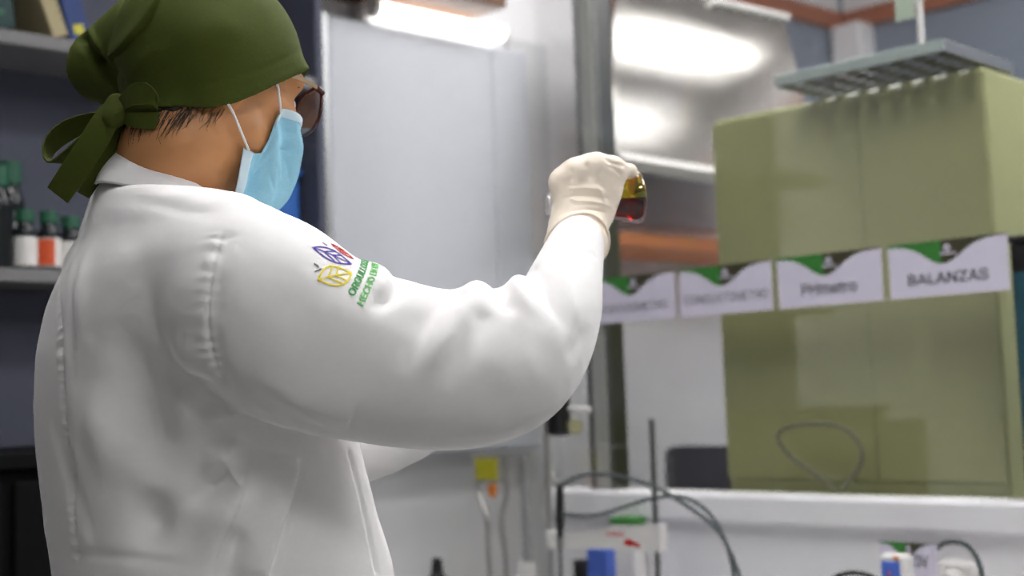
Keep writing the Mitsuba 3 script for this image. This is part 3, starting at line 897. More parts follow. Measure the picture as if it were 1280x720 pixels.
ZTOP, ZHEM = tz.max(), tz.min()


def torso(X, Y, Z, grow=0.0, ex=2.25):
    zz = np.clip(Z[0, 0], ZHEM, ZTOP).astype(float)
    cx, cy, a, b = (i(zz).astype(np.float32) for i in TI)
    qx = ((X - cx) * np.float32(BR_[0]) + (Y - cy) * np.float32(BR_[1])) / (a + grow)
    qy = ((X - cx) * np.float32(BF[0]) + (Y - cy) * np.float32(BF[1])) / (b + grow)
    n = (np.abs(qx) ** ex + np.abs(qy) ** ex) ** np.float32(1 / ex)
    slope = (TI[2].derivative()(zz) + TI[3].derivative()(zz)) / 2
    d = (n - 1) * np.minimum(a, b) / np.sqrt(1 + slope.astype(np.float32) ** 2)
    return np.maximum(d, np.maximum(Z - np.float32(ZTOP), np.float32(ZHEM) - Z))


sl = [  # right sleeve: px, py, depth, radius in px
    (288, 356, 1.385, 88), (328, 388, 1.34, 117), (388, 424, 1.335, 109), (452, 445, 1.35, 101), (525, 460, 1.37, 96), (588, 463, 1.39, 92), (636, 448, 1.405, 85), (674, 420, 1.43, 66), (697, 382, 1.465, 50), (709, 345, 1.51, 40), (718, 315, 1.545, 32), (722, 290, 1.58, 24)]
SP = np.array([P(x, y, d) for x, y, d, r in sl])
SR = np.array([r / FPX * d for x, y, d, r in sl])
us = np.linspace(0, len(sl) - 1, 34)
SPs, SRs = CubicSpline(np.arange(len(sl)), SP)(us), PchipInterpolator(np.arange(len(sl)), SR)(us)
ls = [(150, 345, 1.58, 68), (225, 440, 1.66, 80), (330, 535, 1.73, 70), (430, 556, 1.76, 50), (520, 528, 1.78, 40), (585, 490, 1.80, 32)]
LP = np.array([P(x, y, d) for x, y, d, r in ls])
LR = np.array([r / FPX * d for x, y, d, r in ls])
ul_ = np.linspace(0, len(ls) - 1, 14)
LPs, LRs = CubicSpline(np.arange(len(ls)), LP)(ul_), PchipInterpolator(np.arange(len(ls)), LR)(ul_)


def coat_sdf(X, Y, Z):
    d = torso(X, Y, Z)
    s = chain(X, Y, Z, SPs, SRs, .012)
    e = SPs[-1] - SPs[-2]
    e /= np.linalg.norm(e)
    s = np.maximum(s, (X - SPs[-1][0]) * e[0] + (Y - SPs[-1][1]) * e[1] + (Z - SPs[-1][2]) * e[2])
    kk = .006 + .04 * np.clip((Z - 1.30) / .10, 0, 1)
    d = smin(d, s, kk.astype(np.float32))
    l = chain(X, Y, Z, LPs, LRs, .012)
    e = LPs[-1] - LPs[-2]
    e /= np.linalg.norm(e)
    l = np.maximum(l, (X - LPs[-1][0]) * e[0] + (Y - LPs[-1][1]) * e[1] + (Z - LPs[-1][2]) * e[2])
    return smin(d, l, np.float32(.02))


allp = np.vstack([SPs, LPs, [P(30, 400, 1.4), P(600, 1290, 1.45), P(60, 1290, 1.6)]])
lo, hi = allp.min(0) - .13, allp.max(0) + .13
lo[2], hi[2] = ZHEM - .012, ZTOP + .02
coat = sample(coat_sdf, [lo[0], lo[1], .93], hi, .0042)          # the part above the hips, fine
skirt = sample(lambda X, Y, Z: np.maximum(torso(X, Y, Z), Z - np.float32(.945)), lo, [hi[0], hi[1], .97], .009)


def subdiv(m, mask=None):
    v, f = trimesh.remesh.subdivide(m.vertices, m.faces, face_index=mask)
    return trimesh.Trimesh(v, f, process=False)


def vnorm(m):
    f, v = m.faces, m.vertices
    fn = np.cross(v[f[:, 1]] - v[f[:, 0]], v[f[:, 2]] - v[f[:, 0]])
    n = np.zeros_like(v)
    for k in range(3):
        np.add.at(n, f[:, k], fn)
    return n / np.maximum(np.linalg.norm(n, axis=1, keepdims=True), 1e-12)


def relax(m, it=2, lam=.5):
    v0 = m.vertices.copy()
    trimesh.smoothing.filter_taubin(m, lamb=lam, nu=lam + .03, iterations=it * 2)
    bad = np.linalg.norm(m.vertices - v0, axis=1) > .005
    v = m.vertices.copy()
    v[bad] = v0[bad]
    m.vertices = v
    return m


class Folds:
    """cloth relief: strokes laid on the surface in 3-D, each a ridge, a step or a row of puckers."""
    def __init__(s, mesh, view=EYE):
        s.m = mesh
        s.v0 = mesh.vertices.copy()
        s.n = vnorm(mesh)
        q = proj(s.v0)
        front = (np.einsum('ij,ij->i', s.n, view - s.v0) > 0)
        s.fi = np.nonzero(front)[0]
        s.t2 = cKDTree(q[front][:, :2])
        s.z = q[:, 2]
        s.dz = np.zeros(len(s.v0))
        s.tree = cKDTree(s.v0)

    def on(s, px, py):
        d, k = s.t2.query([px, py], k=12)
        c = s.fi[k]
        near = c[s.z[c] < s.z[c].min() + .02]
        return s.v0[near].mean(0), s.n[near].mean(0)

    def path(s, pts, n=70):
        pts = np.asarray(pts, float)
        t = np.r_[0, np.cumsum(np.linalg.norm(np.diff(pts, axis=0), axis=1))]
        p2 = (CubicSpline(t, pts) if len(pts) > 2 else (lambda x: np.stack([np.interp(x, t, pts[:, k]) for k in (0, 1)], -1)))(np.linspace(0, t[-1], n))
        a = [s.on(*p) for p in p2]
        p3, n3 = np.array([x[0] for x in a]), np.array([x[1] for x in a])
        p3, n3 = gaussian_filter1d(p3, 4, axis=0, mode='nearest'), gaussian_filter1d(n3, 5, axis=0, mode='nearest')
        n3 /= np.linalg.norm(n3, axis=1, keepdims=True)
        return p3, n3

    def add(s, pts, w, amp, kind='ridge', taper=.25, period=.011, ends=(1, 1)):
        p3, n3 = s.path(pts)
        tan = np.gradient(p3, axis=0)
        L_ = np.r_[0, np.cumsum(np.linalg.norm(np.diff(p3, axis=0), axis=1))]
        tan /= np.maximum(np.linalg.norm(tan, axis=1, keepdims=True), 1e-9)
        side = np.cross(tan, n3)
        side /= np.maximum(np.linalg.norm(side, axis=1, keepdims=True), 1e-9)
        kd = cKDTree(p3)
        cand = np.unique(np.concatenate(s.tree.query_ball_point(p3[::2], 3.2 * w + np.max(np.diff(L_)) * 2))).astype(int)
        dist, k = kd.query(s.v0[cand])
        dv = s.v0[cand] - p3[k]
        along = L_[k] + np.einsum('ij,ij->i', dv, tan[k])
        x = np.einsum('ij,ij->i', dv, side[k])
        u = np.clip(along / L_[-1], 0, 1)
        over = np.maximum(np.maximum(-along, along - L_[-1]), 0)
        facing = np.clip(np.einsum('ij,ij->i', s.n[cand], n3[k]) * 1.6, 0, 1)
        env = np.exp(-(over / w) ** 2) * facing
        if ends[0]:
            q = np.clip(u / taper, 0, 1)
            env *= q * q * (3 - 2 * q)
        if ends[1]:
            q = np.clip((1 - u) / taper, 0, 1)
            env *= q * q * (3 - 2 * q)
        y = np.sqrt(np.maximum(dist ** 2 - over ** 2, 0))
        g = np.exp(-(y / w) ** 2)
        if kind == 'ridge':
            h = g
        elif kind == 'step':            # high on one side, falling back slowly; positive side = right of the stroke as seen
            xs = np.sign(x) * y
            h = np.where(xs > 0, np.exp(-(xs / (2.2 * w)) ** 2), -np.exp(-(xs / (.5 * w)) ** 2) * .5)
            h = h * np.tanh(np.abs(xs) / (.18 * w))
        elif kind == 'pucker':
            jit = .45 * np.sin(along * 97) + .4 * np.sin(along * 41 + 1)
            xs = np.sign(x) * y
            h = np.exp(-((xs - .5 * w) / w) ** 2) * (.5 + .5 * np.cos(2 * math.pi * along / period + 4 * jit)) * (.65 + .35 * np.sin(along * 63)) - .9 * np.exp(-(y / (.22 * w)) ** 2)
        s.dz[cand] += amp * env * h

    def done(s):
        s.m.vertices = s.v0 + s.n * s.dz[:, None]
        return s.m


relax(coat, 3)
coat = subdiv(coat)
F_ = Folds(coat)
R_, S_, K_ = 'ridge', 'step', 'pucker'
mm = .001
# armhole seam and centre back seam
arm = [(292, 280), (279, 320), (270, 370), (271, 420), (284, 465), (302, 502), (322, 535)]
F_.add(arm, .010, -3.2 * mm, R_, .05)
F_.add([(x - 10, y) for x, y in arm], .009, 2.3 * mm, K_, .05, .0130)
F_.add([(x + 5, y) for x, y in arm], .010, 2.0 * mm, R_, .1)
back = [(98, 272), (84, 300), (78, 350), (76, 400), (79, 470), (83, 540), (88, 610), (95, 680), (100, 725)]
F_.add(back, .007, 2.6 * mm, K_, .04, .0120)
F_.add(back, .006, -2.2 * mm, R_, .04)
F_.add([(x + 12, y) for x, y in back[1:]], .010, 1.8 * mm, R_, .1)
# back folds
F_.add([(140, 380), (162, 440), (183, 500), (206, 560), (238, 608)], 0.0240, -25.8 * mm, R_, 0.48)
F_.add([(196, 600), (190, 650), (196, 705)], 0.0220, -18.1 * mm, R_, 0.48)
F_.add([(205, 470), (225, 520), (236, 560)], 0.0180, 13.7 * mm, R_, 0.48)
F_.add([(276, 470), (242, 480), (205, 448)], 0.0137, -7.5 * mm, R_, 0.48)
F_.add([(272, 430), (235, 446), (205, 420)], 0.0163, 5.8 * mm, R_, 0.48)
F_.add([(284, 496), (255, 506), (228, 498)], 0.0125, -5.0 * mm, R_, 0.48)
F_.add([(290, 512), (262, 530), (242, 545)], 0.0125, 5.0 * mm, R_, 0.48)
F_.add([(312, 552), (280, 570), (248, 602)], 0.0120, 16.7 * mm, R_, 0.48)
F_.add([(330, 562), (296, 590), (262, 612), (215, 640)], 0.0130, -19.7 * mm, R_, 0.48)
F_.add([(345, 574), (305, 612), (272, 660), (258, 716)], 0.0180, 16.7 * mm, R_, 0.48)
F_.add([(300, 650), (290, 690), (286, 720)], 0.0120, -10.6 * mm, R_, 0.48, ends=(1, 0))
F_.add([(110, 470), (125, 540), (140, 620)], 0.0200, 9.1 * mm, R_, 0.48)
F_.add([(60, 500), (78, 560), (104, 640), (118, 690)], 0.0110, -6.8 * mm, R_, 0.48)
F_.add([(112, 300), (100, 380), (98, 450)], 0.0140, 6.0 * mm, R_, 0.48)
F_.add([(92, 330), (88, 420), (92, 500)], 0.0080, -4.6 * mm, R_, 0.48)
F_.add([(80, 690), (150, 697), (240, 706)], 0.0060, -2.5 * mm, R_, 0.2)
F_.add([(130, 252), (180, 250), (240, 264), (290, 276)], 0.0090, -3.0 * mm, R_, 0.48)
# side fold and front edge
F_.add([(375, 566), (368, 604), (352, 660), (334, 716)], .015, 14 * mm, S_, .15, ends=(1, 0))
F_.add([(438, 566), (449, 610), (464, 680), (471, 716)], .005, -3 * mm, R_, .1, ends=(0, 0))
# sleeve
F_.add([(320, 470), (350, 512), (390, 534), (445, 546)], .012, -4 * mm, R_, .3)
F_.add([(300, 440), (340, 490), (400, 515), (470, 530)], .022, 4 * mm, R_, .35)
F_.add([(517, 487), (545, 440), (570, 395), (592, 358)], .013, 8 * mm, R_, .3, ends=(1, 0))
F_.add([(500, 478), (525, 430), (552, 390), (572, 370)], .012, -6 * mm, R_, .3, ends=(1, 0))
F_.add([(548, 490), (580, 445), (605, 400), (612, 362)], .014, -5 * mm, R_, .3, ends=(1, 0))
F_.add([(600, 345), (606, 368), (600, 400)], .012, 7 * mm, R_, .3, ends=(0, 1))
F_.add([(624, 350), (632, 375), (650, 400)], .010, -7 * mm, R_, .35, ends=(0, 1))
F_.add([(642, 340), (652, 372), (680, 405)], .010, 7 * mm, R_, .35, ends=(0, 1))
F_.add([(662, 335), (690, 380), (716, 428)], .010, -5 * mm, R_, .3, ends=(0, 1))
F_.add([(690, 325), (712, 370), (722, 420)], .011, 4 * mm, R_, .3)
F_.add([(735, 400), (722, 432), (700, 452)], .009, -4 * mm, R_, .35)
F_.add([(600, 480), (640, 470), (690, 440)], .020, 4 * mm, R_, .4)
F_.add([(498, 338), (500, 356), (488, 372), (455, 392)], .008, -6 * mm, R_, .35, ends=(0, 1))
F_.add([(470, 330), (478, 352), (462, 372)], .012, 5 * mm, R_, .35, ends=(0, 1))
F_.add([(545, 372), (530, 395), (500, 420)], .014, -3.5 * mm, R_, .4, ends=(0, 1))
F_.add([(330, 300), (360, 380), (420, 440), (500, 470)], .03, -4 * mm, R_, .4)
F_.add([(690, 306), (715, 313), (746, 318)], .006, -1.5 * mm, R_, .1)
F_.done()
v = coat.vertices
coat.vertices = v + vnorm(coat) * (.0012 * (meshkit.fbm(v * 38, 3) - .5) + .003 * (meshkit.fbm(v * 13 + 5, 2) - .5))[:, None]
coat_key = part(person, 'lab_coat', coat, COAT, True, 'white cotton lab coat with a doodle print on the sleeve')
relax(skirt, 2)
part(coat_key, 'skirt', skirt, COAT, True)

# ---- head, in its own frame: x forward, y left, z up, origin between the ears
HO_ = P(269, 114, 1.50)
hf = hdir(47)
hl = np.cross(ZU, hf)
tilt = math.radians(-10)
hx = hf * math.cos(tilt) + ZU * math.sin(tilt)
hz_ = np.cross(hx, hl)
HM = np.stack([hx, hl, hz_], 1)


def H(x, y, z):
    return HO_ + HM @ np.array([x, y, z], float)


def toworld(m):
    m = m.copy()
    m.vertices = m.vertices @ HM.T + HO_
    return m


NB = HM.T @ (P(205, 250, 1.475) - HO_)           # neck base in the head's frame


def head_sdf(X, Y, Z):
    ay = np.abs(Y)
    d = ell(X, Y, Z, (-.012, 0, .035), (.095, .074, .087))
    d = smin(d, ell(X, Y, Z, (.036, 0, -.03), (.056, .057, .078)), .03)
    d = smin(d, cone(X, ay, Z, (.012, .050, -.055), (.072, .014, -.094), .018, .017), .025)
    d = smin(d, ell(X, ay, Z, (.056, .032, -.022), (.026, .022, .020)), .02)
    d = smin(d, ell(X, Y, Z, (.070, 0, .030), (.028, .052, .014)), .015)
    d = smin(d, cone(X, Y, Z, (.086, 0, .010), (.093, 0, -.030), .007, .0090), .012)
    d = smin(d, ell(X, ay, Z, (.088, .011, -.034), (.010, .008, .007)), .006)
    d = smin(d, ell(X, Y, Z, (.094, 0, -.058), (.010, .022, .006)), .008)
    d = smin(d, ell(X, Y, Z, (.091, 0, -.069), (.010, .018, .006)), .008)
    d = np.maximum(d, -(ell(X, ay, Z, (.096, .032, .000), (.014, .016, .008))))
    d = smin(d, ell(X, ay, Z, (-.020, .074, .002), (.016, .007, .026)), .006)
    d = smin(d, chain(X, Y, Z, [(-.022, 0, -.02), (-.035, 0, -.08), NB], [.056, .055, .062], .03), .03)
    return d


head = toworld(relax(sample(head_sdf, (-.17, -.11, -.21), (.15, .11, .15), .0026), 1))
# the body under the clothes, one figure down to the shoes
hip = P(255, 780, 1.47)
def body_sdf(X, Y, Z):
    d = chain(X, Y, Z, [P(205, 238, 1.475), P(215, 420, 1.475), hip], [.055, .085, .095], .05)
    shR, shL = P(285, 318, 1.36), P(160, 310, 1.58)
    d = smin(d, chain(X, Y, Z, [shL, P(205, 275, 1.475), shR], [.045, .045, .045], .04), .04)
    d = smin(d, chain(X, Y, Z, [shR, P(460, 440, 1.36), P(655, 452, 1.41), P(720, 300, 1.57)], [.045, .042, .036, .024], .02), .02)
    d = smin(d, chain(X, Y, Z, [shL, P(320, 545, 1.75), P(585, 490, 1.80)], [.045, .036, .022], .02), .02)
    for sd in (-1, 1):
        h_ = hip + BR_ * .085 * sd
        kn_ = np.array([h_[0], h_[1], .47]) + BF * .02
        an = np.array([h_[0], h_[1], .09]) + BR_ * .01 * sd
        d = smin(d, chain(X, Y, Z, [h_ - [0, 0, .04], kn_, an], [.08, .055, .038], .03), .03)
        d = smin(d, cone(X, Y, Z, an - [0, 0, .03], an + BF * .10 - [0, 0, .045], .035, .028), .02)
    return d


body = relax(sample(body_sdf, [lo[0], lo[1], 0.0], [hi[0], hi[1], 1.52], .0085), 2)
part(person, 'body', cat(head, body), SKIN, True)
for sd in (-1, 1):
    h_ = hip + BR_ * .085 * sd
    kn_ = np.array([h_[0], h_[1], .47]) + BF * .02
    an = np.array([h_[0], h_[1], .11]) + BR_ * .01 * sd
    part(person, 'trouser_leg', tube(spline([h_ - [0, 0, .02], h_ - [0, 0, .2], kn_, an], 30), np.interp(np.linspace(0, 1, 30), [0, .5, 1], [.098, .078, .072]), 28), TROUSER, True)
    a2 = np.array([an[0], an[1], 0])
    shp = manifold3d.Manifold.batch_hull([manifold3d.Manifold.sphere(r, 24).translate((a2 + BF * x + [0, 0, z]).tolist()) for x, z, r in ((-.055, .04, .0395), (.04, .045, .044), (.15, .034, .0335), (0, .085, .04))])
    part(person, 'shoe', shp, SHOE, 40)
for sd in (-1, 1):
    e_ = trimesh.creation.icosphere(3, .0122)
    e_.apply_translation((.0715, .032 * sd, .000))
    key = part(person, 'eye', toworld(e_), EYEW, True)
    i_ = trimesh.creation.icosphere(3, .0066)
    i_.apply_translation((.0783, .032 * sd, .000))
    part(key, 'iris', toworld(i_), IRISM, True)
    bw = [(.088, .018 * sd, .022), (.086, .034 * sd, .026), (.074, .048 * sd, .020)]
    part(person, 'eyebrow', tube(spline([H(*q) for q in bw], 20), np.interp(np.linspace(0, 1, 20), [0, .3, 1], [.003, .004, .0015]), 8), HAIR, True)

CAPC, CAPR = np.array((-.013, 0, .036)), np.array((.107, .087, .100))


def on_cap(px, py):
    """where the line of sight meets the cap's dome, in the head's frame."""
    o, d = HM.T @ (EYE - HO_), HM.T @ ray(px, py)
    o, d = (o - CAPC) / CAPR, d / CAPR
    b, c, a = o @ d, o @ o - 1, d @ d
    t = (-b - math.sqrt(max(b * b - a * c, 0))) / a
    return (o + t * d) * CAPR + CAPC


_ce = np.array([on_cap(*q) for q in ((232, 138), (252, 136.5), (275, 132.5), (303, 122), (330, 110), (360, 97), (380, 88))])
_ce = _ce[np.argsort(_ce[:, 0])]
CUTX = np.r_[-.25, _ce[0, 0] - .03, _ce[:, 0], .12]
CUTZ = np.r_[_ce[0, 2] - .010, _ce[0, 2] - .006, _ce[:, 2], _ce[-1, 2] + .003]



def cut(X, Y):
    return np.interp(X, CUTX, CUTZ).astype(np.float32)


# hair at the nape, below the cap
def hair_sdf(X, Y, Z):
    d = head_sdf(X, Y, Z) - .0022
    edge = np.interp(X, CUTX, CUTZ) - .001 - .006 * np.clip((-.055 - X) / .03, 0, 1) + .004 * np.sin(Y * 210) * np.cos(X * 190)
    return np.maximum(np.maximum(d, edge - Z), np.maximum(X + .052, Z - np.interp(X, CUTX, CUTZ) - .008))


hair = part(person, 'hair', toworld(relax(sample(hair_sdf, (-.17, -.11, -.11), (.0, .11, .03), .0022), 1)), HAIR, True)
hs = []
for i in range(260):
    x0 = -.105 + .075 * rng.uniform(0, 1) ** 1.5
    y0 = rng.uniform(-.075, .05)
    z0_ = float(np.interp(x0, CUTX, CUTZ)) + rng.uniform(-.012, .010)
    L0 = rng.uniform(.008, .026) * (1.25 if x0 < -.07 else .8)
    q = []
    for t in np.linspace(0, 1, 5):
        p_ = np.array([x0 - .25 * L0 * t + .3 * L0 * t * t * rng.uniform(-1, .6), y0 + .1 * L0 * t, z0_ - L0 * t])
        # press on the skin
        for _ in range(6):
            e = 1e-3
            f0 = head_sdf(*[np.array([[[c]]], np.float32) for c in p_])[0, 0, 0]
            gr = np.array([head_sdf(*[np.array([[[c]]], np.float32) for c in p_ + e * np.eye(3)[k]])[0, 0, 0] - f0 for k in range(3)]) / e
            p_ = p_ - gr / max(gr @ gr, .05) * (f0 - .0012) * .8
        q.append(H(*p_))
    hs.append(tube(q, [.0003, .0003, .00028, .0002, .0001], 4))
key = part(person, 'hair_strands', cat(hs), HAIR, True)
labels[key] = {'kind': 'stuff', 'label': 'fine dark hair strands at the nape'}

# ---- cap
PA, PB = HM.T @ (P(182, 62, 1.545) - HO_), HM.T @ (P(106, 88, 1.56) - HO_)
PC = HM.T @ (P(148, 118, 1.52) - HO_)


def cap_sdf(X, Y, Z):
    d = ell(X, Y, Z, CAPC, CAPR)
    ay = np.abs(Y)
    d = smin(d, ell(X, ay, Z, (-.012, .066, .0), (.05, .022, .045)), .03)
    p = cone(X, Y, Z, PA, PB, .062, .033)
    p = smin(p, cone(X, Y, Z, PB, PC, .018, .016), .03)
    d = smin(d, p, .02)
    d = smin(d, head_sdf(X, Y, Z) - np.float32(.0055), .012)
    return np.maximum(d, np.where(X < -.14, -.055, cut(X, Y)) - Z)


cap = relax(sample(cap_sdf, (-.32, -.14, -.09), (.13, .14, .16), .0028), 2)
cap = subdiv(toworld(cap))
Fc = Folds(cap)
Fc.add([(201, -6), (188, 20), (166, 48), (140, 74), (131, 80)], .006, 5 * mm, S_, .1, ends=(0, 1))
Fc.add([(99, 40), (106, 52), (118, 70), (128, 84)], .0065, -10 * mm, R_, .2)
Fc.add([(110, 36), (118, 50), (128, 68), (134, 78)], .0045, 4 * mm, R_, .15)
Fc.add([(112, 60), (126, 82), (140, 100), (150, 116)], .009, -10 * mm, R_, .2)
Fc.add([(132, 78), (146, 92), (160, 112)], .008, -5 * mm, R_, .2)
Fc.add([(222, 106), (260, 104), (310, 92), (350, 76), (386, 54)], .0035, -1.2 * mm, R_, .1)
Fc.add([(196, 138), (240, 136), (275, 131), (330, 109), (386, 84)], .006, 1.5 * mm, R_, .05)
Fc.add([(165, 110), (200, 92), (240, 86), (290, 60)], .014, -3.5 * mm, R_, .35)
Fc.add([(200, 60), (250, 40), (320, 30)], .02, 2.5 * mm, R_, .35)
Fc.add([(160, 96), (190, 70), (225, 62)], .010, 2.5 * mm, R_, .35)
Fc.done()
cap_key = part(person, 'cap', cap, CAPM, True, 'olive green cloth surgical cap tied at the back')
D0 = 1.475


def Q(pts, d=D0):
    return [P(q[0], q[1], q[2] if len(q) > 2 else d) for q in pts]


def pxv(dx, dy, dd=0.0, d=D0):
    return (RT * dx - UP * dy) / FPX * d + FW * dd


# knot, tails and bow loops
dR = float(proj(Fc.on(180, 120)[0])[2]) - .004
dK = float(min(dR + .012, proj(Fc.on(152, 122)[0])[2] - .002))
kb = manifold3d.Manifold.batch_hull([manifold3d.Manifold.sphere(r, 20).translate(q.tolist()) for q, r in ((P(134, 142, dK), .010), (P(146, 129, dK), .011), (P(153, 140, dK - .004), .012), (P(142, 149, dK - .008), .010))])
kb = kb.refine_to_length(.004).to_mesh()
kb = relax(trimesh.Trimesh(kb.vert_properties[:, :3], kb.tri_verts, process=False), 4)
kb.vertices += vnorm(kb) * (.0025 * (meshkit.fbm(kb.vertices * 90, 2) - .5))[:, None]
part(cap_key, 'knot', kb, CAPM, True)
part(cap_key, 'ribbon_tail', strip(Q([(138, 140, dK - .008), (121, 170, dK - .014), (98, 206, dK - .014), (72, 244, dK - .008)]), np.array([pxv(24, 15), pxv(27, 17, .004), pxv(26, 17, .006), pxv(24, 19, .0)]), .0016), CAPM, 40)
part(cap_key, 'ribbon_tail', strip(Q([(150, 150, dK + .004), (136, 185, dK + .004), (120, 218, dK + .004), (104, 244, dK + .006)]), np.array([pxv(10, 6, .018), pxv(9, 5, .02), pxv(8, 5, .02), pxv(7, 6, .018)]), .0016), CAPM, 40)
part(cap_key, 'bow_loop', strip(Q([(136, 146, 1.480), (112, 152, 1.482), (85, 163, 1.484), (66, 178, 1.482), (59, 194, 1.474), (66, 203, 1.466), (84, 196, 1.462), (108, 176, 1.464), (130, 154, 1.470)]),
                                   np.array([pxv(4, 14, .008), pxv(6, 18, .012), pxv(8, 20, .016), pxv(6, 14, .022), pxv(2, 6, .026), pxv(2, -2, .026), pxv(4, 8, .024), pxv(6, 14, .014), pxv(4, 12, .008)]), .0016, 60), CAPM, 40)
part(cap_key, 'bow_loop', strip(Q([(150, 134, dK - .006), (162, 120, dR - .012), (176, 116, dR - .020), (192, 121, dR - .022), (197, 131, dR - .016), (186, 138, dR - .008), (166, 140, dR - .004), (152, 142, dK - .004)]),
                                   np.array([pxv(4, 16), pxv(2, 24), pxv(4, 26), pxv(2, 22, .008), pxv(-6, 14, .016), pxv(-2, 14, .014), pxv(0, 16, .006), pxv(2, 14)]), .0016, 60), CAPM, 40)
part(cap_key, 'bow_loop', strip(Q([(152, 146, dK - .006), (168, 150, dR - .008), (184, 151, dR - .012), (197, 151, dR - .012)]), np.array([pxv(2, 12), pxv(2, 18), pxv(0, 20), pxv(-4, 20)]), .0016), CAPM, 40)

# ---- face mask: an offset of the face cut to the mask's outline
def edge_top(th):   # th = angle from straight ahead, degrees; height of the mask's upper rim
    return np.interp(th, [0, 12, 40, 66, 76, 82, 88, 93, 100, 118], [-.012, -.013, -.016, -.016, -.018, -.034, -.060, -.075, -.078, -.076])


nth, nz = 121, 46
TH1 = 114.0
th = np.linspace(-TH1, TH1, nth)
mv = np.zeros((nth, nz, 3))
ax0 = np.array([.028, 0])
for i, t in enumerate(th):
    zt_m, zb_m = edge_top(abs(t)), np.interp(abs(t), [0, 35, 74, TH1], [-.128, -.127, -.126, -.128])
    zz_ = np.linspace(zt_m, zb_m, nz)
    dx_, dy_ = math.cos(math.radians(t)), math.sin(math.radians(t))
    rr = np.linspace(.02, .14, 161, dtype=np.float32)
    Xg = (ax0[0] + rr * dx_)[:, None, None] * np.ones((1, 1, nz), np.float32)
    Yg = (ax0[1] + rr * dy_)[:, None, None] * np.ones((1, 1, nz), np.float32)
    Zg = np.broadcast_to(zz_.astype(np.float32)[None, None, :], Xg.shape)
    dd = ell(Xg, Yg, Zg, (.036, 0, -.03), (.056, .057, .078))
    dd = np.minimum(dd, cone(Xg, np.abs(Yg), Zg, (.005, .052, -.055), (.072, .014, -.094), .018, .017))
    dd = smin(dd, cone(Xg, Yg, Zg, (.086, 0, .012), (.092, 0, -.030), .008, .0095), .03)
    dd = smin(dd, cone(Xg, Yg, Zg, (.083, 0, -.040), (.070, 0, -.104), .012, .016), .03)
    dd = smin(dd, cone(Xg, np.abs(Yg), Zg, (.055, .040, -.060), (.050, .036, -.104), .020, .020), .03)
    dd = smin(dd, cone(Xg, np.abs(Yg), Zg, (.002, .050, -.055), (.006, .044, -.110), .018, .016), .02)
    dd = np.minimum(dd, head_sdf(Xg, Yg, Zg) + (.02 * np.clip((.0 - Xg) / .02, 0, 1)))
    inside = (dd[:, 0, :] < 0)
    last = inside.shape[0] - 1 - np.argmax(inside[::-1], 0)
    last = np.where(inside.any(0), last, 40)
    r_ = rr[last] + .0035
    r_ = np.convolve(np.pad(r_, 4, mode='edge'), np.ones(9) / 9, 'valid')
    r_ = np.maximum.accumulate(r_[::-1])[::-1] * .35 + r_ * .65
    q_ = np.linspace(0, 1, nz)
    pl = .0016 * np.abs(((q_ * 3.2 + .1) % 1) - .5) * 2 * np.clip((TH1 - abs(t)) / 20, 0, 1)
    sq = np.sin(q_ * math.pi) ** .6
    r_ = r_ + pl + sq * (.011 * np.exp(-((abs(t) - 58 + 26 * q_) / 5) ** 2) - .010 * np.exp(-((abs(t) - 72 + 18 * q_) / 6) ** 2) + .008 * np.exp(-((abs(t) - 84 + 8 * q_) / 5) ** 2) - .006 * np.exp(-((abs(t) - 95) / 5) ** 2))
    mv[i] = np.stack([ax0[0] + r_ * dx_, ax0[1] + r_ * dy_, zz_], 1)
for k in (0, 1):
    mv[:, :, k] = gaussian_filter1d(gaussian_filter1d(mv[:, :, k], 1.6, axis=0), 1.0, axis=1)


def sheet(grid, t):
    """a thin closed sheet from a grid of points."""
    a, b = grid.shape[:2]
    f = grid_faces(a, b, False)
    m = trimesh.Trimesh(grid.reshape(-1, 3), f, process=False)
    n = vnorm(m)
    v = np.vstack([m.vertices + n * t / 2, m.vertices - n * t / 2])
    o = a * b
    rim = np.concatenate([np.arange(b), np.arange(1, a) * b + b - 1, (a - 1) * b + np.arange(b - 2, -1, -1), np.arange(a - 2, 0, -1) * b])
    r2 = np.roll(rim, -1)
    ff = np.vstack([f, f[:, ::-1] + o, np.stack([rim, rim + o, r2 + o], 1), np.stack([rim, r2 + o, r2], 1)])
    return trimesh.Trimesh(v, ff, process=False)


def tow(g):
    return (g.reshape(-1, 3) @ HM.T + HO_).reshape(g.shape)


mgm = trimesh.Trimesh(tow(mv).reshape(-1, 3), grid_faces(nth, nz, False), process=False)
if (vnorm(mgm)[(nth // 4) * nz + nz // 2] @ (EYE - mgm.vertices[(nth // 4) * nz + nz // 2])) < 0:
    mgm.invert()
Fm = Folds(mgm)
for st, w_, a_ in (([(334, 196), (338, 220), (346, 246)], .0032, -3.0), ([(344, 194), (349, 220), (354, 240)], .0040, 2.6), ([(322, 196), (324, 220), (328, 246)], .0035, 1.6),
                   ([(346, 184), (358, 188), (372, 180)], .0030, -2.2), ([(350, 172), (362, 176), (374, 170)], .0030, 1.8), ([(352, 160), (362, 166), (372, 162)], .0026, -1.6), ([(356, 196), (360, 214), (362, 230)], .0030, -1.8)):
    Fm.add(st, w_, a_ * mm, R_, .4)
Fm.done()
mv = ((mgm.vertices - HO_) @ HM).reshape(mv.shape)


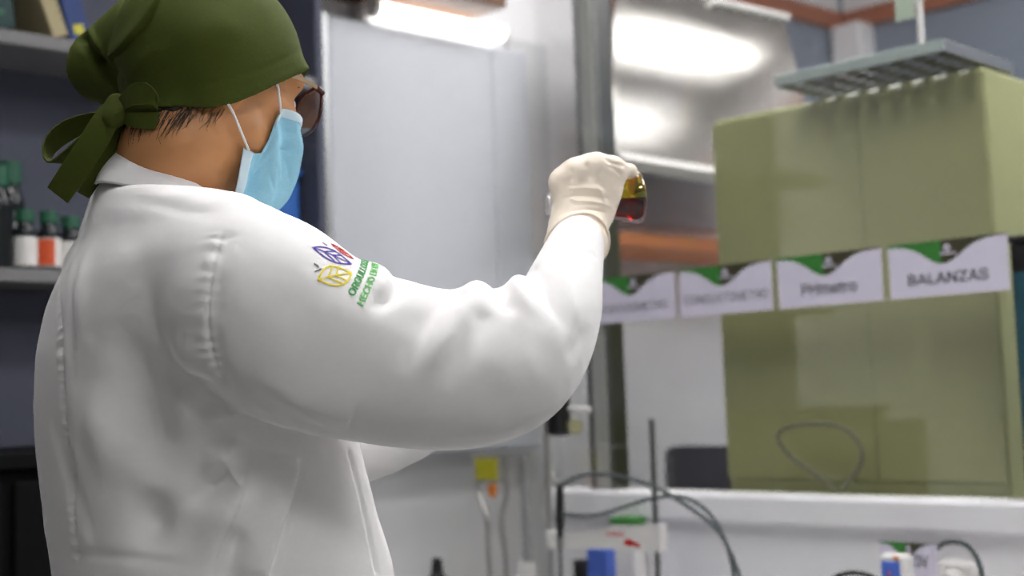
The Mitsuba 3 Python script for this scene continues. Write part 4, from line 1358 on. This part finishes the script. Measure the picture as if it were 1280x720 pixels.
mask_key = part(person, 'face_mask', sheet(tow(mv), .0012), MASKM, True, 'light blue disposable face mask')
for sgn in (0, 1):
    e = mv[-7:, 1:] if sgn else mv[:7, 1:]
    nn = (e - np.array([ax0[0], 0, 0])) * np.array([1, 1, 0])
    nn /= np.linalg.norm(nn, axis=-1, keepdims=True)
    part(mask_key, 'side_binding', sheet(tow(e + nn * .0012), .0012), MASKE, True, 'pale welded edge')
e = mv[17:-17, :5]
nn = (e - np.array([ax0[0], 0, 0])) * np.array([1, 1, 0])
nn /= np.linalg.norm(nn, axis=-1, keepdims=True)
part(mask_key, 'top_binding', sheet(tow(e + nn * .0012), .0012), MASKE, True)
for i in (9, 80):   # the two ear loop strands of each side
    s_ = -1 if i < 45 else 1
    a = mv[0 if s_ < 0 else -1, 1] + [0, .002 * s_, 0]
    ear = np.array([-.056, .079 * s_, -.016])
    i2 = int(np.argmin(np.abs(th - 77 * s_)))
    b_ = mv[i2, 1] + [0, .003 * s_, 0]
    a2_ = mv[int(np.argmin(np.abs(th - 109 * s_))), 1] + [0, .002 * s_, 0]
    part(mask_key, 'ear_loop', tube([H(*a2_), H(*(a2_ * .5 + ear * .5 + [0, .004 * s_, 0])), H(*(ear))], .0015, 8), ELASTIC, True, 'white elastic ear loop')
    e2 = np.array([.010, .0845 * s_, .018])
    part(mask_key, 'ear_loop', tube([H(*b_), H(*(b_ * .5 + e2 * .5 + [0, .004 * s_, 0])), H(*e2)], .0014, 8), ELASTIC, True)

# ---- glasses
gl = person + '__glasses'
GC = np.array([.107, 0, .001])


def lens_outline(sgn, inset=0.0, n=48):
    a = np.linspace(0, 2 * math.pi, n, endpoint=False)
    w, h = .0290 - inset, .0265 - inset
    c_, s_ = np.cos(a), np.sin(a)
    y = w * np.sign(c_) * np.abs(c_) ** .85
    z = h * np.sign(s_) * np.abs(s_) ** .85
    z = z + np.where((c_ > 0) & (s_ > 0), .004 * c_ * s_ * 2, 0)         # cat-eye corner
    wrap = -.14 * (y + .034)
    return np.stack([GC[0] + wrap, sgn * (y + .0345), GC[2] + z], 1)


for sgn in (-1, 1):
    o = lens_outline(sgn)
    loopo = np.vstack([o, o[:1]])
    part(gl, 'rim', tube([H(*q) for q in loopo], .0021, 8), RIM, True, 'dark burgundy rim')
    inn = lens_outline(sgn, .0015)
    c = inn.mean(0)
    v = np.vstack([inn, c + [.0016, 0, 0]])
    f = [[i, (i + 1) % 48, 48] for i in range(48)]
    part(gl, 'lens', toworld(trimesh.Trimesh(v, f, process=False)), 'mat_lens', True)
    hinge = np.array([GC[0] - .014, sgn * .0655, GC[2] + .0185])
    tp = [hinge, hinge + [-.035, sgn * .008, .000], np.array([.02, sgn * .082, .013]), np.array([-.03, sgn * .083, .006])]
    tg_ = strip([H(*q) for q in tp], np.tile(HM @ np.array([0, .0, .0042]), (4, 1)), .0016, 30)
    part(gl, 'temple', tg_, GOLD, 40, 'gold patterned temple arm')
    part(gl, 'hinge_block', rod(H(*(hinge + [.006, -sgn * .003, -.001])), H(*(hinge + [-.006, sgn * .001, 0])), .0032), RIM, 30)
part(gl, 'bridge', tube(spline([H(GC[0] + .003, -.008, GC[2] + .006), H(GC[0] + .006, 0, GC[2] + .009), H(GC[0] + .003, .008, GC[2] + .006)], 12), .0018, 8), RIM, True)
labels[gl] = {'label': 'cat-eye glasses with burgundy rims and gold temples'}

# ---- collar
ce = P(226, 232, 1.475)
na, nr = 90, 14
an_ = np.linspace(-155, 155, na)
cg = np.zeros((na, nr, 3))
for i, a in enumerate(an_):
    ca_, sa_ = math.cos(math.radians(a)), math.sin(math.radians(a))       # 0 = back, +90 = right side
    drop = .040 * (1 - ca_)
    for j, t in enumerate(np.linspace(0, 1, nr)):
        rad = .066 + .020 * t + .003 * math.sin(t * math.pi) + (.004 * math.sin(a * .09) * t)
        cg[i, j] = ce - BF * ca_ * (rad + .004) + BR_ * sa_ * rad * .98 + ZU * (.031 - .034 * t - drop)
collar = sheet(cg, .0028)
part(coat_key, 'collar', collar, COAT, True, 'stand collar of the lab coat')

# ---- print on the right sleeve, embroidered flat on the cloth
ctree = Folds(coat)
ap, an3 = ctree.on(424, 340)
tx = ctree.on(446, 352)[0] - ctree.on(402, 328)[0]
an3 = an3 / np.linalg.norm(an3)
tx = tx - an3 * (tx @ an3)
tx /= np.linalg.norm(tx)
ty = np.cross(an3, tx)
cn = vnorm(coat)
sel = np.linalg.norm(coat.vertices - ap, axis=1) < .09
cv, cnn = coat.vertices[sel], cn[sel]
keep = cnn @ an3 > .05
cv, cnn = cv[keep], cnn[keep]
l2 = cKDTree(np.stack([(cv - ap) @ tx, (cv - ap) @ ty], 1))


def sew(poly, m, name, lift=.0006):
    """lay a flat shape (metres, x along the arm, y around it) onto the cloth."""
    t = extrude(poly.segmentize(.0015) if hasattr(poly, 'segmentize') else poly, .0003)
    for _ in range(2):
        e = np.linalg.norm(t.vertices[t.edges_unique[:, 0]] - t.vertices[t.edges_unique[:, 1]], axis=1)
        if e.max() > .003:
            v_, f_ = trimesh.remesh.subdivide_to_size(t.vertices, t.faces, .0028)
            t = trimesh.Trimesh(v_, f_, process=False)
    d_, k_ = l2.query(t.vertices[:, :2], k=6)
    w_ = 1 / (d_ + 1e-5)
    w_ /= w_.sum(1, keepdims=True)
    base = np.einsum('ij,ijk->ik', w_, cv[k_])
    nn_ = np.einsum('ij,ijk->ik', w_, cnn[k_])
    nn_ /= np.linalg.norm(nn_, axis=1, keepdims=True)
    flat = ap + t.vertices[:, :1] * tx + t.vertices[:, 1:2] * ty
    hgt = ((base - flat) @ an3)[:, None]
    t.vertices = flat + an3 * hgt + nn_ * (lift + t.vertices[:, 2:3])
    part(coat_key, name, t, m, True)


def px2(px, py):
    q = ctree.on(px, py)[0]
    return np.array([(q - ap) @ tx, (q - ap) @ ty])


def leaf(a, b, bulge, w):
    a, b = np.asarray(a), np.asarray(b)
    d_ = b - a
    n_ = np.array([-d_[1], d_[0]])
    t = np.linspace(0, 1, 24)
    up = a + t[:, None] * d_ + (bulge * np.sin(math.pi * t) ** .9)[:, None] * n_
    dn = a + t[:, None] * d_ - (bulge * np.sin(math.pi * t) ** .9)[:, None] * n_
    o_ = sg.Polygon(np.vstack([up, dn[::-1][1:-1]])).buffer(0)
    sh = o_.difference(o_.buffer(-w))
    vn = [sg.LineString([a, b]).buffer(w * .4)]
    for t_, e_ in ((.28, .55), (.5, .75)):
        for s_ in (-1, 1):
            vn.append(sg.LineString([a + d_ * t_, a + d_ * e_ + n_ * bulge * s_ * .8]).buffer(w * .4))
    return sh.union(so.unary_union(vn).intersection(o_))


sew(leaf(px2(390, 310), px2(440, 331), .24, .0014), PURPLE, 'purple_leaf')
sew(leaf(px2(397, 352), px2(440, 342), .30, .0016), YELLOW, 'yellow_leaf')
sew(leaf(px2(413, 305), px2(442, 325), .22, .0013), RED, 'red_leaf')
for (a_, b_) in (((393, 331), (398, 334)), ((394, 340), (401, 337)), ((403, 304), (408, 307))):
    sew(sg.LineString([px2(*a_), px2(*b_)]).buffer(.0006), CABLE, 'dash')


def sew_text(txt, pa, pb, height, m, name):
    t = meshkit.text_mesh(txt, 1.0, .1, True)
    outline = so.unary_union([sg.Polygon(t.vertices[f][:, :2]) for f in t.faces if abs(np.cross(t.vertices[f][1] - t.vertices[f][0], t.vertices[f][2] - t.vertices[f][0])[2]) > 1e-7 and np.ptp(t.vertices[f][:, 2]) < 1e-6]).buffer(0.005)
    x0, y0, x1, y1 = outline.bounds
    outline = sa.translate(outline, -x0, -y0)
    a, b = px2(*pa), px2(*pb)
    ln = np.linalg.norm(b - a)
    outline = sa.scale(outline, ln / (x1 - x0), height / (y1 - y0), origin=(0, 0)).simplify(.0001)
    outline = sa.rotate(outline, math.degrees(math.atan2(b[1] - a[1], b[0] - a[0])), origin=(0, 0))
    sew(sa.translate(outline, *a), m, name)


sew_text('ORGULLOSO', (443, 372), (462, 322), .0075, LEAFG, 'lettering')
sew_text('HECHO EN MI', (453, 384), (474, 330), .0070, LEAFG2, 'lettering')

# ---- gloved hands
def glove(W, mcps, chains, thumb, cuff, key_label, palm_extra=()):
    """W wrist (point, radius); mcps knuckles; chains finger joints after the knuckle."""
    def f(X, Y, Z):
        d = None
        for (m_, r_) in mcps:
            e = cone(X, Y, Z, W[0], m_, W[1], r_)
            d = e if d is None else smin(d, e, .018)
        for i in range(len(mcps) - 1):
            d = smin(d, cone(X, Y, Z, mcps[i][0], mcps[i + 1][0], mcps[i][1] * .97, mcps[i + 1][1] * .97), .014)
        for (a, b, r1, r2) in palm_extra:
            d = smin(d, cone(X, Y, Z, a, b, r1, r2), .012)
        d = smin(d, chain(X, Y, Z, cuff[0], cuff[1], .01), .014)
        for (m_, r_), ch in zip(mcps, chains):
            d = smin(d, chain(X, Y, Z, [m_] + [c[0] for c in ch], [r_] + [c[1] for c in ch], .004), .008)
        d = smin(d, chain(X, Y, Z, [c[0] for c in thumb], [c[1] for c in thumb], .004), .008)
        return d
    pts = np.array([W[0]] + [m[0] for m in mcps] + [c[0] for ch in chains for c in ch] + [c[0] for c in thumb] + list(cuff[0]))
    return relax(sample(f, pts.min(0) - .045, pts.max(0) + .045, .0018), 1)


wr = P(722, 290, 1.60)
mc = [(P(704, 228, 1.602), .0135), (P(722, 217, 1.600), .0140), (P(744, 211, 1.604), .0140), (P(766, 212, 1.612), .0120)]
fing = [
    [(P(702, 222, 1.636), .0115), (P(702, 248, 1.663), .0095), (P(704, 266, 1.652), .0085)],
    [(P(722, 212, 1.640), .0115), (P(722, 240, 1.672), .0098), (P(722, 266, 1.662), .0088)],
    [(P(752, 205, 1.640), .0112), (P(752, 232, 1.684), .0095), (P(748, 262, 1.680), .0085)],
    [(P(787, 214, 1.632), .0082), (P(795, 226, 1.682), .0076), (P(790, 240, 1.696), .0070)]]
thb = [(P(712, 276, 1.612), .0160), (P(703, 262, 1.628), .0125), (P(703, 254, 1.654), .0100), (P(716, 260, 1.664), .0085)]
gm = glove((wr, .0245), mc, fing, thb, ([P(722, 282, 1.60), P(721, 303, 1.578)], [.029, .0365]), 'x',
           [(P(728, 275, 1.605), P(752, 240, 1.612), .022, .018), (P(750, 268, 1.612), P(766, 226, 1.622), .016, .014)])
gm = subdiv(gm)
Fg = Folds(gm)
for st, w_, a_ in (([(700, 240), (730, 235), (764, 243)], .0028, 1.6), ([(697, 250), (735, 244), (768, 252)], .0026, -1.5), ([(697, 258), (735, 252), (768, 260)], .0028, 1.6), ([(700, 268), (735, 262), (764, 268)], .0026, -1.5),
                   ([(696, 278), (725, 270), (758, 278)], .003, 1.6), ([(692, 288), (722, 280), (756, 288)], .0025, -1.2), ([(735, 226), (750, 240), (758, 262)], .003, 1.2), ([(712, 226), (716, 240), (708, 262)], .003, 1.1),
                   ([(712, 208), (715, 218), (716, 230)], .0035, -2.2), ([(733, 200), (736, 212), (738, 228)], .0035, -2.4), ([(752, 196), (764, 203), (784, 207)], .0028, -1.8), ([(758, 206), (770, 212), (778, 222)], .003, -1.6)):
    Fg.add(st, w_, a_ * mm, R_, .3)
Fg.done()
gv = gm.vertices
gm.vertices = gv + vnorm(gm) * (.0012 * (meshkit.fbm(gv * 120, 2) - .5))[:, None]
gkey = part(person, 'glove', gm, GLOVEM, True, 'cream latex glove gripping the flask')
# rolled, flared cuff edge
cd = SPs[-1] - SPs[-4]
cd /= np.linalg.norm(cd)
cx_ = np.cross(cd, FW)
cx_ /= np.linalg.norm(cx_)
cy_ = np.cross(cd, cx_)
ring = []
for a in np.linspace(0, 2 * math.pi, 50):
    ring.append(P(722, 300, 1.578) + (cx_ * math.cos(a) * .0365 + cy_ * math.sin(a) * .0355) - cd * (.006 * math.sin(a * 2 + .5) + .012 * max(0, math.cos(a)) ** 2 * 1.0))
part(gkey, 'cuff_roll', tube(ring, .0018, 8), GLOVEM, True)

lw = P(600, 482, 1.806)
e1 = P(640, 460, 1.82) - lw
e1 /= np.linalg.norm(e1)
e2 = np.cross(e1, FW)
e2 /= np.linalg.norm(e2)
e3 = np.cross(e1, e2)
lm = [(lw + e1 * (.085 - .006 * abs(i - 1)) + e2 * (.030 - .020 * i), .0115) for i in range(4)]
lf = [[(m_[0] + e1 * .030 + e3 * .018, .0095), (m_[0] + e1 * .038 + e3 * .040, .0088), (m_[0] + e1 * .028 + e3 * .054, .008)] for m_ in lm]
lt = [(lw + e1 * .025 + e2 * .025, .014), (lw + e1 * .055 + e2 * .045 + e3 * .015, .011), (lw + e1 * .080 + e2 * .045 + e3 * .028, .0095), (lw + e1 * .095 + e2 * .035 + e3 * .036, .008)]
part(person, 'glove', glove((lw, .025), lm, lf, lt, ([lw - e1 * .01, lw - e1 * .035], [.028, .034]), 'x'), GLOVEM, True)

# ================================================================ the flask in the hand
fa, fb = P(684, 255, 1.640), P(801, 246, 1.662)
fx = fb - fa
FLN = np.linalg.norm(fx)
fx /= FLN
BRr = .0325
outer = [(0, 0), (BRr - .006, 0), (BRr - .0015, .0018), (BRr, .006), (BRr - .0012, .012), (.0125, FLN - .036), (.0115, FLN - .030), (.0115, FLN - .004), (.0135, FLN - .002), (.0135, FLN), (.0110, FLN)]
inner = [(.0100, FLN - .004), (.0100, FLN - .030), (.0110, FLN - .036), (BRr - .0030, .012), (BRr - .0018, .0065), (BRr - .003, .003), (BRr - .007, .0016), (0, .0016)]
fk = thing('conical_flask', 'small glass conical flask of dark red and yellow liquid held in the gloved hand', 'flask')
part(fk, 'glass', lathe(outer, fb, -fx, 64), 'mat_flask', True)
liq = lathe([(0, .0008), (BRr - .0062, .0008), (BRr - .0022, .0024), (BRr - .0008, .0063), (BRr - .0020, .012), (.0185, .060), (0, .060)], fb, -fx, 64)
lv = manifold3d.Manifold(manifold3d.Mesh(np.asarray(liq.vertices, np.float32), np.asarray(liq.faces, np.uint32)))
zl = P(785, 252, 1.66)[2]
low, up_ = lv.split_by_plane((0, 0, -1), -zl)
up_ = lv.split_by_plane((0, 0, 1), zl + .0002)[0]
scene['mat_flask'] = {'type': 'thindielectric', 'int_ior': 1.5}
scene['mat_red_liquid'] = {'type': 'dielectric', 'int_ior': 1.34, 'specular_transmittance': rgb((.42, .03, .02))}
scene['mat_yellow_liquid'] = {'type': 'dielectric', 'int_ior': 1.36, 'specular_transmittance': rgb((.99, .89, .17))}
ringp = [fa + fx * .001 + .0118 * (math.cos(a) * ZU + math.sin(a) * np.cross(fx, ZU)) for a in np.linspace(0, 2 * math.pi, 40)]
part(fk, 'lip', tube(ringp, .0019, 8), 'mat_glass', True, 'thick glass lip')
part(fk, 'red_liquid', low, 'mat_red_liquid', 50, 'dark red liquid')
part(fk, 'yellow_liquid', up_, 'mat_yellow_liquid', 50, 'clear yellow liquid')
